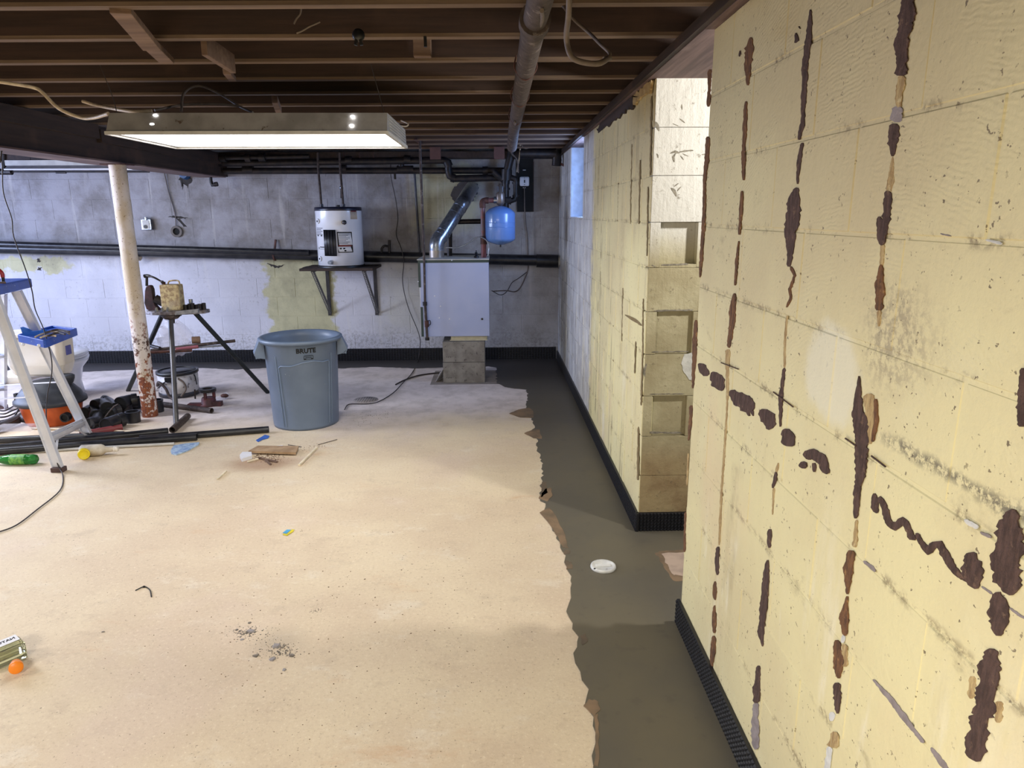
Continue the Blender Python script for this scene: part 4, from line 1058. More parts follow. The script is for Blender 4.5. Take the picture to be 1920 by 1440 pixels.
MB().bb(-.42, -.085, BF + .03, 6.9, .402, .4445).build('base_skirt', plain('cream_painted_steel', S(198, 192, 166), .5), bo)
MB().bb(-.43, -.08, BF + .02, 6.9, .400, .408).build('base_flange', plain('cream_painted_steel_light', S(206, 200, 180), .5), bo)
MB().bb(-.56, -.44, BF + .1, 6.8, .43, .446).build('burner_tray', M['black_iron'], bo)
p = at(893, 480, 'Y', 6.55); MB().lathe([(.022, 0), (.022, .02), (.012, .022), (.012, .05), (.004, .055), (.004, .07), (0, .07)], V((p.x, 6.55, BZ1)), n=12).build('gauge', M['black_iron'], bo)
blk = plain('bare_concrete_block', S(142, 138, 130), .9, scale=10, c2=S(118, 112, 106), bump=.8, spots=S(88, 82, 78), spotscale=30)
for k in range(2):
    t = MB().bb(-.500 + .002 * k, -.108, 6.415, 6.615, .002 + .1985 * k, .1975 + .1985 * k).build('plinth_block', blk, bevel=.004)
    tag(t, ('bottom' if k == 0 else 'upper') + ' bare grey block of the boiler plinth front', 'concrete block')
    t = MB().bb(-.500, -.108, 6.63, 6.83, .002 + .1985 * k, .1975 + .1985 * k).build('plinth_block', blk, bevel=.004)
    tag(t, ('bottom' if k == 0 else 'upper') + ' bare grey block behind the front plinth block', 'concrete block')
tag(MB().bb(-.62, .02, 6.36, 6.95, .0035 - .003, .0018).build('plinth_slab', plain('stained_slab', S(150, 140, 132), .8, scale=8)), 'thin stained concrete pad under the boiler plinth', 'slab')
tag(MB().prism([at(817, 716, 'Z', .003), at(831, 708, 'Z', .003), at(831, 692, 'Y', 6.41), at(825, 698, 'Y', 6.41)], (.002, -.004, .002)).build('paper_scrap', M['paper']), 'crumpled white paper leaning on the plinth', 'paper')

# flue
f0 = V((-.552, 6.72, BZ1))
fz = at(812, 452, 'Y', 6.72); pz1 = at(868, 380, 'Y', 6.95); pz2 = at(884, 352, 'Y', 7.44)
fu = thing('flue_pipe', 'shiny galvanised flue pipe rising diagonally from the boiler into the wall', 'flue', f0)
e1 = V((f0.x, f0.y, 1.28))
dg = (pz1 - e1).normalized()
MB().cyl(f0, V((f0.x, f0.y, 1.215)), .070, n=28).build('collar', plain('dull_galvanised', S(176, 166, 156), .4, .6), fu)
MB().tube([V((f0.x, f0.y, 1.213)), V((f0.x, f0.y, 1.26)), V((f0.x, f0.y, 1.285)) + dg * .03, e1 + dg * .09], .069, 28).build('elbow', M['steel'], fu)
MB().cyl(e1 + dg * .085, pz1 - dg * .06, .067, n=28).build('pipe_section', M['steel'], fu)
MB().tube([pz1 - dg * .065, pz1, pz1.lerp(pz2, .35) + V((0, 0, .0)), pz2 + V((0, .05, 0))], .069, 28).build('upper_elbow', M['steel'], fu)
for k in (.085, .13): MB().cyl(e1 + dg * k, e1 + dg * (k + .006), .0715, n=28).build('seam_ring', M['steel'], fu)
MB().cyl(pz1 - dg * .07, pz1 - dg * .064, .0715, n=28).build('seam_ring', M['steel'], fu)
MB().cyl(pz1 - dg * .15, pz1 - dg * .145, .0690, n=28).build('seam_ring', M['steel'], fu)
ring = [(845, 365), (852, 350), (862, 342), (878, 338), (892, 343), (898, 352), (896, 364), (888, 371), (885, 378), (874, 376), (858, 384), (848, 374)]
blob(wb, 'flue_mortar', ring, 'Y', BY, .02, plain('rough_grey_mortar', S(92, 88, 90), .9, bump=.8), 'rough grey mortar around the flue', .012)
# thin flexible tube from the flue collar
tag(MB().tube([at(835, 464, 'Y', 6.6), at(858, 464, 'Y', 6.6), at(878, 456, 'Y', 6.6), at(893, 446, 'Y', 6.6), at(903, 445, 'Y', 6.58), at(913, 452, 'Y', 6.56), at(917, 465, 'Y', 6.56), at(915, 480, 'Y', 6.56)], .006, 8).build('capillary_tube', M['steel']), 'thin silvery tube arching over the boiler from the flue to the red pipe', 'tube')
# black pipework behind the boiler top
t = pipe_thing('boiler_return_pipe', 'black angled pipe between the boiler top and the expansion tank', 'pipe', [((at(843, 486, 'Y', 6.95), at(843, 425, 'Y', 6.95)), .026), ((at(853, 416, 'Y', 6.95), at(906, 415, 'Y', 6.95)), .024)], M['black_iron'])
# red-brown supply pipe
RY = 6.62
def Rr(x, y): return at(x, y, 'Y', RY)
t = thing('supply_pipe', 'red-brown pipe rising from the boiler and turning right to the air separator', 'pipe', Rr(906, 483))
MB().cyl(V((Rr(907, 483).x, RY, BZ1)), Rr(907, 447), .025, n=14).build('lower_pipe', plain('dark_red_pipe', S(118, 62, 64), .5), t)
MB().cyl(Rr(907, 458), Rr(907, 443), .031, n=14).build('fitting', M['rusty'], t)
MB().cyl(Rr(906, 446), Rr(905, 386), .021, n=14).build('pipe', M['copper_red'], t)
MB().tube([Rr(905, 390), Rr(905, 379), Rr(911, 376), Rr(916, 376)], .029, 12).build('elbow', M['rusty'], t)
MB().cyl(Rr(912, 376), Rr(932, 375), .023, n=14).build('pipe', M['copper_red'], t)
# air separator and expansion tank
ax_ = Rr(938, 375)
t = thing('air_separator', 'ribbed brass and iron air separator above the blue tank', 'valve', Rr(938, 386))
MB().lathe([(.012, -.055), (.03, -.04), (.042, -.02), (.040, .05), (.032, .07), (.026, .075), (.026, .12), (.014, .125), (.014, .145), (0, .145)], ax_, n=18).build('body', plain('tarnished_brass', S(126, 116, 110), .4, .6), t)
MB().cyl(ax_ + V((-.06, 0, .0)), ax_ + V((-.03, 0, .0)), .030, n=14).build('union', M['steel'], t)
for dx in (-.02, .018): MB().cyl(ax_ + V((dx, -.01, .05)), ax_ + V((dx, -.01, .12)), .012, n=8).build('vent_stem', M['dark_steel'], t)
MB().cyl(ax_ + V((.03, 0, 0)), V((B(953, 376, 7.2).x, RY + .1, ax_.z)), .026, n=14).build('outlet', M['black_iron'], t)
tc = at(938, 428, 'Y', RY); tr = .138
et = thing('expansion_tank', 'sky blue round expansion tank hanging under the air separator', 'expansion tank', at(938, 459, 'Y', RY))
tz0, tz1 = at(938, 449, 'Y', RY).z, at(938, 400, 'Y', RY).z
blu = plain('sky_blue_enamel', S(96, 134, 196), .25, scale=3, var=.03, coat=.4)
MB().lathe([(0, tz0 - .05), (.04, tz0 - .046), (.10, tz0 - .026), (tr - .006, tz0 - .005), (tr, tz0 + .01), (tr, tz1 - .01), (tr - .006, tz1 + .01), (.10, tz1 + .04), (.045, tz1 + .062), (0, tz1 + .068)], V((tc.x, RY, 0)), n=40).build('shell', blu, et)
for zz_ in ((tz0 + tz1) / 2 + .035, (tz0 + tz1) / 2 - .005): MB().lathe([(tr, zz_ - .004), (tr + .004, zz_), (tr, zz_ + .004)], V((tc.x, RY, 0)), n=40).build('seam', blu, et)
MB().cyl(V((tc.x, RY, tz1 + .06)), V((tc.x, RY, tz1 + .10)), .012, n=10).build('nipple', M['steel'], et)
MB().cyl(V((tc.x, RY, tz0 - .045)), V((tc.x, RY, tz0 - .07)), .007, n=8).build('air_valve', M['black'], et)

# electrical board
eb = thing('electrical_board', 'tall black wooden board fixed to the back wall right of the blue tank', 'board', B(985, 396, 7.48))
q0, q1 = B(969, 292, 7.47), B(1000, 397, 7.47)
MB().bb(q0.x, q1.x, 7.465, 7.498, q1.z, 2.10).build('panel', M['ink'], eb, bevel=.003)
MB().bb(q1.x - .005, q1.x + .004, 7.46, 7.498, q1.z, 2.06).build('edge', M['beam'], eb)
sw = thing('switch_box', 'round-cornered white junction box cover on the black board', 'switch', B(984, 350, 7.46))
s0, s1 = B(974.5, 331, 7.43), B(992.5, 349, 7.43)
MB().bb(s0.x, s1.x, 7.425, 7.464, s1.z, s0.z).build('cover', M['white_enamel'], sw, bevel=.015, seg=3)
MB().box(((s0.x + s1.x) / 2, 7.422, (s0.z + s1.z) / 2), (.012, .008, .03)).build('toggle', M['black'], sw)
for dz in (-.032, .032): MB().box(((s0.x + s1.x) / 2, 7.423, (s0.z + s1.z) / 2 + dz), (.008, .006, .006)).build('screw', M['ink'], sw)
for y in (292, 319, 352): MB().box(B(983, y, 7.46), (.03, .01, .006)).build('clip', M['white_enamel'], sw)
tag(MB().tube([B(983, 351, 7.45), B(983.5, 375, 7.45), B(984, 395, 7.45), B(986, 420, 7.46), B(989, 445, 7.46), B(990, 482, 7.46), B(990, 505, 7.46), B(984, 522, 7.46), B(975, 540, 7.46), B(965, 547, 7.44), B(950, 545, 7.3), B(925, 546, 7.1)], .006, 8).build('drop_cable', M['grey_cable']), 'brown cable from the white switch box down behind the boiler', 'cable')
tag(MB().tube([B(988, 510, 7.46), B(972, 522, 7.46), B(960, 530, 7.46), B(950, 547, 7.4), B(938, 553, 7.3), B(922, 545, 7.1)], .004, 6).build('loop_wire', M['wire']), 'thin dark wire looping beside the boiler low on the wall', 'wire')

# pipes and wires between ceiling and boiler
t = thing('gas_supply_pipe', 'thin vertical pipe with a red valve passing in front of the boiler', 'pipe', at(803, 640, 'Y', 6.36))
g0, g1, g2, g3 = at(789, 316, 'Y', 6.9), at(795, 478, 'Y', 6.36), at(797, 570, 'Y', 6.36), at(801, 634, 'Y', 6.36)
MB().tube([V((at(789, 316, 'Y', 6.36).x, 6.36, 2.20)), at(789, 316, 'Y', 6.36), g1, g2], .011, 10, False).build('upper_pipe', M['cast_iron'], t)
MB().bar((g1.x - .02, 6.18, 2.157), (g1.x - .02, 6.64, 2.157), .03, .006).build('ceiling_strap', M['rusty'], t)
MB().cyl(g2, g3, .0125, n=10).build('lower_pipe', M['cast_iron'], t)
MB().cyl(at(796.5, 566, 'Y', 6.36), at(797, 573, 'Y', 6.36), .02, n=8).build('union', M['black_iron'], t)
MB().cyl(at(800, 601, 'Y', 6.36), at(800.5, 613, 'Y', 6.36), .020, n=10).build('red_valve', M['rusty'], t)
MB().tube([at(800, 603, 'Y', 6.35), at(806, 601, 'Y', 6.35), at(807, 608, 'Y', 6.35), at(801, 611, 'Y', 6.35)], .004, 6).build('valve_handle', M['black'], t)
MB().cyl(at(801, 633, 'Y', 6.36), at(801.3, 638, 'Y', 6.36), .020, n=10).build('cap', M['black_iron'], t)
t = pipe_thing('wall_conduit', 'thin dark conduit slanting down the wall left of the flue', 'conduit', [((B(777, 322, 7.42), B(787, 480, 7.42)), .012)], M['dark_steel'])
tag(MB().tube([B(733, 296, 7.44), B(733, 330, 7.44), B(742, 375, 7.46), B(746, 410, 7.46), B(743, 440, 7.46), B(752, 465, 7.33), B(757, 490, 7.33), B(755, 530, 7.46), B(765, 575, 7.46), B(784, 622, 7.46), B(788, 645, 7.46), at(784, 676, 'Y', 7.42), at(772, 700, 'Z', .006), at(757, 716, 'Z', .006), at(738, 736, 'Z', .006), at(712, 752, 'Z', .006), at(690, 757, 'Z', .006), at(655, 758, 'Z', .006), at(646, 768, 'Z', .006)], .004, 6).build('long_wire', M['wire']), 'long thin dark wire down the wall and across the floor behind the grey bin', 'wire')
tag(MB().tube([at(742, 721, 'Z', .008), at(760, 712, 'Z', .008), at(785, 704, 'Z', .008), at(812, 700, 'Z', .008), at(826, 699, 'Z', .008)], .007, 8).build('floor_cable', M['wire']), 'brown cable lying on the floor beside the plinth', 'cable')

# small fittings on the back wall
t = thing('wall_outlet', 'small grey metal outlet box on the back wall beside the post', 'outlet', B(274, 432, 7.47))
p, q1 = B(264, 411, 7.46), B(285, 431, 7.46)
MB().bb(p.x, q1.x, 7.455, 7.4985, q1.z, p.z).build('box', M['steel'], t, bevel=.004)
MB().bb(p.x + .015, q1.x - .015, 7.45, 7.456, q1.z + .01, p.z - .01).build('face', M['white_paint'], t, bevel=.003)
c_ = B(273, 425, 7.45); MB().cyl(c_, c_ - V((0, .006, 0)), .018, n=14).build('socket', M['black'], t)
c_ = B(274, 407, 7.46); MB().cyl(c_, c_ + V((0, 0, -.03)), .018, n=10).build('connector', M['steel'], t)
t = thing('wall_sleeve', 'round open pipe sleeve in the back wall with black stains', 'pipe sleeve', B(331, 440, 7.48))
c_ = B(332, 434, 7.5); MB().cyl(c_ - V((0, .02, 0)), c_ + V((0, -.001, 0)), .058, n=24, hollow=.62).build('ring', plain('sleeve_mortar', S(120, 112, 106), .9), t)
MB().cyl(c_ - V((0, .004, 0)), c_ - V((0, .001, 0)), .036, n=20).build('opening', M['ink'], t)
tag(MB().tube([B(308, 324, 7.48), B(316, 360, 7.49), B(328, 400, 7.49), B(330, 426, 7.485)], .005, 6).build('grey_wire', M['grey_cable']), 'grey wire running down the back wall into the round sleeve', 'wire')
t = thing('blue_valve', 'small blue round wall fitting with black soot below, near the girder end', 'valve', B(346, 332, 7.45))
c_ = B(346, 327, 7.47); MB().cyl(c_ + V((0, .028, 0)), c_ - V((0, .04, 0)), .05, .04, n=20).build('cap', plain('blue_cap', S(34, 86, 140), .4), t)
MB().cyl(c_ - V((0, .04, 0)), c_ - V((0, .05, 0)), .016, n=10).build('stem', M['black'], t)
SOOT = plain('soot', S(62, 58, 56), .95, scale=30)
for pts, jg in (([(335, 322), (358, 322), (360, 335), (352, 352), (346, 344), (342, 356), (338, 338)], .02), ([(69, 486), (75, 485), (76, 491), (70, 492)], .008), ([(71, 500), (78, 501), (77, 508), (70, 507)], .008),
                ([(312, 407), (325, 404), (352, 408), (348, 411), (330, 409)], .008), ([(330, 409), (336, 409), (350, 425), (345, 426)], .008), ([(500, 493), (520, 499), (535, 496), (522, 503), (508, 500)], .01)):
    blob(wb, 'soot_stain', pts, 'Y', BY, .0015, SOOT, None, jg, 4)
tag(MB().tube([at(-12, 262, 'Y', 4.6), at(3, 300, 'Y', 4.6), at(5, 350, 'Y', 4.6), at(10, 375, 'Y', 4.6), at(22, 410, 'Y', 4.6), at(26, 445, 'Y', 4.6), at(48, 505, 'Y', 4.6), at(60, 545, 'Y', 4.6), at(66, 580, 'Y', 4.6), at(82, 618, 'Y', 4.5), at(95, 665, 'Y', 4.4), at(97, 700, 'Y', 4.35), at(88, 745, 'Y', 4.3), at(88, 800, 'Y', 4.2), at(100, 830, 'Y', 4.2), at(108, 870, 'Z', .05), at(118, 892, 'Z', .006), at(112, 920, 'Z', .006), at(70, 955, 'Z', .006), at(30, 985, 'Z', .006), at(-10, 1000, 'Z', .006)], .0035, 6).build('hanging_wire', M['wire']), 'long thin wire hanging past the ladder and curling onto the near floor', 'wire')

# ------------------------------------------------------------------ grey bin
bc = V((-1.462, 5.20, 0)); RB, RT, BH = .238, .278, .675
bn = thing('garbage_bin', 'tall round blue-grey plastic bin with BRUTE lettering standing open on the floor', 'bin', bc)
prof = [(0, .004), (RB - .01, .004), (RB, .0), (RB + .004, .02), (RT - .012, BH - .05), (RT - .004, BH - .045), (RT + .006, BH - .03), (RT + .022, BH - .028), (RT + .026, BH - .008), (RT + .012, BH), (RT - .01, BH - .006), (RT - .016, BH - .05), (RB - .01, .02), (0, .016)]
MB().lathe(prof, bc, n=64).build('body', M['bin'], bn)
bdir = atan2(CAM.y - bc.y, CAM.x - bc.x)
def BP(u, z, out=0.0):
    """u metres along the shell from the side that faces the camera"""
    r = RB + .004 + (RT - .012 - RB - .004) * min(1, z / (BH - .05)) + out
    a_ = bdir + u / .26
    return bc + V((cos(a_) * r, sin(a_) * r, z))
def bin_line(pts, r=.004, name='panel_ridge'):
    q = []
    for (u0, z0), (u1, z1) in zip(pts, pts[1:]):
        k = max(1, int(hypot(u1 - u0, z1 - z0) / .02)); q += [BP(u0 + (u1 - u0) * j / k, z0 + (z1 - z0) * j / k, .0005) for j in range(k)]
    q.append(BP(*pts[-1], .0005))
    MB().tube(q, r, 6, False).build(name, M['bin'], bn)
bin_line([(-.165, .03), (-.18, .475), (-.16, .49), (-.08, .49), (.0, .515), (.08, .522), (.15, .505), (.20, .51), (.21, .495), (.19, .03)], .0055)
bin_line([(.235, .56), (.22, .03)], .004)
bin_line([(-.20, .56), (-.19, .03)], .004)
text_mb('BRUTE', .046, lambda x, y, z: BP(x + .03, y + .600, .0015 + z), .0008, .0016).build('lettering', M['ink'], bn)
b = MB(); rr = [(-.032, -.014), (-.032, .010), (-.026, .014), (.026, .014), (.032, .010), (.032, -.014)]
b.tube([BP(x + .045, y + .552, .002) for x, y in rr + rr[:1]], .0018, 5, False)
for yy_ in (-.003, .004): b.tube([BP(-.022 + .045, yy_ + .552, .002), BP(.0 + .045, yy_ + .553, .002), BP(.022 + .045, yy_ + .552, .002)], .0012, 5, False)
b.add([BP(x + .045, y + .552, .001) for x, y in ((-.031, -.014), (.031, -.014), (.031, -.007), (-.031, -.007))], [(0, 1, 2, 3)])
b.build('emblem', M['ink'], bn)
for sgn in (-1, 1):
    a_ = bdir + sgn * radians(84); u = V((cos(a_), sin(a_), 0)); tn = V((-sin(a_), cos(a_), 0)); b = MB()
    for s2 in (-1, 1):
        o_ = tn * .055 * s2
        b.prism([bc + u * (RT - .01) + o_ + V((0, 0, BH - .012)), bc + u * (RT + .012) + o_ + V((0, 0, BH - .012)), bc + u * (RT + .056) + o_ + V((0, 0, BH - .105)), bc + u * (RT + .052) + o_ + V((0, 0, BH - .145)), bc + u * (RT + .03) + o_ + V((0, 0, BH - .14)), bc + u * (RT - .016) + o_ + V((0, 0, BH - .15))], tn * .008)
    b.prism([bc + u * (RT + .012) - tn * .055 + V((0, 0, BH - .014)), bc + u * (RT + .020) - tn * .055 + V((0, 0, BH - .014)), bc + u * (RT + .062) - tn * .055 + V((0, 0, BH - .108)), bc + u * (RT + .054) - tn * .055 + V((0, 0, BH - .116))], tn * .118)
    b.prism([bc + u * (RT + .02) - tn * .055 + V((0, 0, BH - .14)), bc + u * (RT + .03) - tn * .055 + V((0, 0, BH - .145)), bc + u * (RT + .06) - tn * .055 + V((0, 0, BH - .118)), bc + u * (RT + .054) - tn * .055 + V((0, 0, BH - .108))], tn * .118)
    b.build('handle', M['bin'], bn, bevel=.002)

# ------------------------------------------------------------------ pipe-vise tripod
TY = 5.62
hd = at(325, 583, 'Y', TY)
ff, fr_, fb = at(331, 803, 'Z', 0), at(503, 737, 'Z', 0), at(240, 733, 'Z', 0)
tr_ = thing('pipe_vise_stand', 'pipe vise stand on three dark steel legs right of the post', 'vise stand', V((hd.x, TY, 0)))
for f_, off, m_ in ((ff, V((0, -.06, -.035)), 'cast_iron'), (fr_, V((.13, .05, 0)), 'dark_green_leg'), (fb, V((-.10, .05, -.01)), 'dark_green_leg')):
    if m_ not in M: M[m_] = plain('dark_leg_steel', S(44, 48, 50), .4, .4, scale=20)
    b = MB(); topp = hd + off
    b.cyl(f_ + (topp - f_) * .004 + V((0, 0, .0)), topp, .019, n=14); b.build('leg', M[m_] if m_ != 'cast_iron' else plain('grey_leg_steel', S(98, 96, 96), .4, .5), tr_)
b = MB(); hz = hd.z
outl = [(-.20, -.05), (-.12, -.10), (.02, -.11), (.20, -.06), (.26, -.02), (.27, .05), (.18, .10), (-.05, .11), (-.18, .06)]
b.prism([hd + V((x, y, -.02)) for x, y in outl], (0, 0, .028))
b.build('tray', plain('worn_cast_tray', S(150, 146, 152), .5, .4, scale=30, c2=S(92, 84, 84)), tr_, bevel=.004)
b = MB(); b.lathe([(.06, -.02), (.075, -.03), (.05, -.055), (.025, -.06), (.022, -.09)], hd + V((-.0, -.05, 0)), n=16); b.build('leg_socket', M['cast_iron'], tr_)
for k in range(3):
    x0 = -.10 + .045 * k; MB().prism([hd + V((x0, -.105, .006)), hd + V((x0 + .02, -.105, .006)), hd + V((x0 + .01, -.103, .04))], (0, .03, 0)).build('tooth', M['steel'], tr_)
MB().prism([hd + V((x, -.115, z)) for x, z in ((.06, -.018), (.24, -.002), (.25, .03), (.07, .012))], (0, .02, 0)).build('name_plate', M['steel'], tr_)
# vise yoke at the left
y0 = at(284, 572, 'Y', TY - .02)
b = MB(); k_ = TY - .02
ol = [(271, 545), (273, 538), (277, 535), (282, 536), (285, 543), (287, 560), (290, 572), (297, 580), (300, 584), (282, 584), (274, 580), (270, 568)]
b.prism([at(x, y, 'Y', k_) for x, y in ol], (0, .05, 0)); b.build('vise_yoke', plain('dark_red_iron', S(70, 44, 46), .55, .3, scale=20, c2=S(44, 32, 34)), tr_, bevel=.006)
MB().cyl(at(275, 536, 'Y', k_ + .025), at(275, 518, 'Y', k_ + .025), .011, n=12).build('vise_screw', M['black_iron'], tr_)
MB().tube([at(270, 518, 'Y', k_ + .02), at(276, 517, 'Y', k_ + .02), at(288, 520, 'Y', k_), at(303, 528, 'Y', k_), at(306, 529, 'Y', k_)], [.014, .012, .008, .007, .011], 10).build('vise_handle', M['black_iron'], tr_)
MB().ball(at(304, 529, 'Y', k_), .013, 8, 6).build('handle_knob', M['black_iron'], tr_)
MB().bar(at(337, 584, 'Y', TY - .05), at(337, 592, 'Y', TY - .05), .03, .02).build('clamp_lug', M['black_iron'], tr_)
MB().cyl(at(291, 560, 'Y', k_ + .02), at(308, 568, 'Y', k_ + .03), .035, n=12).build('jaw', M['black_iron'], tr_)
# oil can
oc = thing('oil_can', 'old dirty yellowish oil can standing on the vise stand', 'can', at(322, 572, 'Y', TY))
o0, o1 = at(306, 567, 'Y', TY), at(338, 533, 'Y', TY)
m = MT('dirty_yellow_tin'); n = m.noise(m.obj, 26, 6, .7); c = m.mix(m.step(n, .4, .6), S(192, 174, 128), S(136, 112, 80)); c = m.mix(m.mul(m.step(m.noise(m.obj, 9, 4), .5, .65), .6), c, S(174, 160, 134)); m.color(c).rough(.6); M['oil'] = m.mat
bz = hd.z + .008
MB().bb(o0.x, o1.x, TY - .04, TY + .05, bz, o1.z).build('body', M['oil'], oc, bevel=.008)
MB().tube([V((o0.x + .055, TY, o1.z - .004)), V((o0.x + .065, TY, o1.z + .022)), V((o0.x + .10, TY, o1.z + .030)), V((o1.x - .012, TY, o1.z + .026)), V((o1.x - .004, TY, o1.z - .006))], .006, 8).build('handle', M['oil'], oc)
MB().cyl(V((o0.x + .022, TY, o1.z - .002)), V((o0.x + .022, TY, o1.z + .02)), .014, n=12).build('spout', M['rusty'], oc)
# sockets and dies on the tray
for i in range(6):
    p = hd + V((.10 + .028 * i, .0 + .012 * (i % 2), .0082))
    t = MB().cyl(p, p + V((0, 0, .04 + .006 * (i % 3))), .016, n=12, hollow=.6).build('pipe_fitting', M['black_iron']); tag(t, ['leftmost', 'second from left', 'third from left', 'fourth from left', 'fifth from left', 'rightmost'][i] + ' small black threaded fitting on the vise stand tray', 'pipe fitting', 'fittings on the vise stand tray')
t = thing('silver_fitting', 'shiny silver fitting at the back of the vise stand tray', 'pipe fitting', hd + V((.12, .06, .0085)))
MB().cyl(hd + V((.12, .06, .0085)), hd + V((.12, .06, .05)), .026, n=14).build('base', M['steel'], t); MB().cyl(hd + V((.12, .06, .05)), hd + V((.12, .06, .085)), .016, n=10).build('neck', M['steel'], t)
# rods lying across the tripod legs
def XL(pa, pb, Ya, Yb, r, name, label, m, cat='rod', n=10):
    return tag(MB().cyl(at(pa[0], pa[1], 'Y', Ya), at(pb[0], pb[1], 'Y', Yb), r, n=n).build(name, m), label, cat)
XL((283, 657), (441, 639), 5.75, 5.9, .013, 'steel_rod', 'brown steel rod resting across the vise stand legs', M['cast_iron'])
XL((276, 661), (360, 657), 5.6, 5.7, .011, 'steel_rod', 'lower reddish rod inside the vise stand legs', M['rusty'])
XL((330, 655), (372, 650), 5.72, 5.76, .014, 'red_handle', 'red handled bar inside the vise stand legs', plain('dusty_red_handle', S(150, 86, 96), .5))
XL((360, 652), (420, 648), 5.8, 5.85, .008, 'thin_rod', 'thin grey rod poking right between the vise stand legs', M['steel'])
XL((277, 647), (300, 653), 5.85, 5.75, .014, 'cross_bar', 'short black bar near the left leg of the vise stand', M['black_iron'])
p = at(360, 638, 'Y', 5.85); tag(MB().cyl(p, p + V((.06, .02, .0)), .03, n=12).build('wooden_knob', plain('worn_wood', S(140, 112, 92), .7)), 'small worn wooden block on the rods of the vise stand', 'wood block')
# clear plastic bag
bgp = at(333, 632, 'Y', 5.9); b = MB(); n_, m_ = 26, 16; vs = []
b0, b1 = at(304, 655, 'Y', 5.92), at(350, 612, 'Y', 5.9)
for j in range(m_ + 1):
    t_ = j / m_; cc = b0.lerp(b1, t_); r_ = .02 + .13 * sin(pi * min(1, t_ * .9 + .05)) ** .8
    if j in (0, m_): r_ = .004
    for i in range(n_):
        a_ = 2 * pi * i / n_; k = r_ * (1 + .22 * sin(3 * a_ + j * 1.3) + .16 * random.uniform(-1, 1)); ax1 = (b1 - b0).normalized().cross(V((0, 1, 0)))
        vs.append(cc + ax1 * cos(a_) * k + V((0, 1, 0)) * sin(a_) * k * .45)
b.add(vs, [(j * n_ + i, j * n_ + (i + 1) % n_, (j + 1) * n_ + (i + 1) % n_, (j + 1) * n_ + i) for j in range(m_) for i in range(n_)], True)
m = MT('clear_bag_plastic'); m.color(S(226, 222, 232)).rough(.22)
tr2 = m.N.new('ShaderNodeBsdfTransparent'); mx = m.N.new('ShaderNodeMixShader'); mx.inputs[0].default_value = .26
m.link(tr2.outputs[0], mx.inputs[1]); m.link(m.b.outputs[0], mx.inputs[2]); m.link(mx.outputs[0], m.N['Material Output'].inputs[0]); M['bag'] = m.mat
tag(b.build('plastic_bag', M['bag']), 'crumpled clear plastic bag propped on the rods of the vise stand', 'plastic bag')

# ------------------------------------------------------------------ step ladder
A_n, A_f = at(111, 884, 'Z', 0), at(167, 822, 'Z', 0)
T_n, T_f = at(-17, 540, 'Y', 4.22), at(31, 546, 'Y', 4.62)
R_f, R_n = at(4, 766, 'Z', 0), at(-140, 812, 'Z', 0)
ld_ = thing('step_ladder', 'aluminium step ladder with blue top cap and blue tool shelf at the left edge', 'ladder', A_n.lerp(R_f, .5))
def rail(p0, p1, w=.022, d=.05, name='rail', up=(0, 1, 0)):
    b = MB(); b.bar(p0, p1, w, d * .12, up=up)
    z = (V(p1) - V(p0)).normalized(); x = V(up).cross(z).normalized(); y = z.cross(x)
    for s_ in (-1, 1): b.bar(V(p0) + x * s_ * (w / 2) , V(p1) + x * s_ * (w / 2), .003, d * .55, up=up)
    return b.build(name, M['alu'], ld_)
rub = plain('brown_rubber', S(84, 62, 60), .7)
for p0, p1, w_ in ((A_n, T_n, .055), (A_f, T_f, .055), (R_n, T_n + V((-.12, 0, 0)), .07), (R_f, T_f + V((-.1, .0, 0)), .07)):
    ro_ = rail(p0 + V((0, 0, .012)), p1, w_, .05)
    MB().box(p0 + V((0, 0, .0155)), (.075, .05, .030)).build('rubber_foot', rub, ro_, bevel=.004)
def on(p0, p1, y):
    """point on a rail at photo row y"""
    lo, hi = 0.0, 1.0
    for _ in range(30):
        t = (lo + hi) / 2; c = RM.to_3x3().transposed() @ (V(p0).lerp(V(p1), t) - CAM); yy_ = 720 - F * c.y / -c.z
        if yy_ > y: lo = t
        else: hi = t
    return V(p0).lerp(V(p1), lo)
s0, s1 = on(A_n, T_n, 822), on(A_f, T_f, 792)
MB().bar(s0, s1, .062, .02, up=(0, 0, 1)).build('brace', M['alu'], ld_)
fwd = V((.9, -.35, .15)).normalized(); d_ = (s1 - s0)
nrm = V((0, 0, 1)).cross(d_).normalized()
MB().prism([s0 + nrm * .012 * 0 + V((.01, 0, -.03)), s1 + V((.01, 0, -.03)), s1 + V((.01, 0, .03)), s0 + V((.01, 0, .03))], (.006, 0, 0)).build('brace_face', M['alu'], ld_)
lb0, lb1 = s0.lerp(s1, .45) + V((.018, 0, 0)), s0.lerp(s1, .68) + V((.018, 0, 0))
MB().prism([lb0 + V((0, 0, -.018)), lb1 + V((0, 0, -.018)), lb1 + V((0, 0, .018)), lb0 + V((0, 0, .018))], (.001, 0, 0)).build('label', M['paper'], ld_)
for k in (-.008, .001, .010): MB().prism([lb0.lerp(lb1, .1) + V((.0012, 0, k - .002)), lb0.lerp(lb1, .88) + V((.0012, 0, k - .002)), lb0.lerp(lb1, .88) + V((.0012, 0, k + .002)), lb0.lerp(lb1, .1) + V((.0012, 0, k + .002))], (.0008, 0, 0)).build('print_line', M['ink'], ld_)
MB().bar(s0.lerp(s1, .72), on(A_f, T_f, 818), .016, .004).build('diagonal_strut', M['alu'], ld_)
MB().bar(s0.lerp(s1, .30), on(A_n, T_n, 862), .014, .004).build('diagonal_strut', M['alu'], ld_)
MB().bar(on(A_n, T_n, 744), on(R_n, T_n + V((-.12, 0, 0)), 757), .022, .006).build('spreader', M['alu'], ld_)
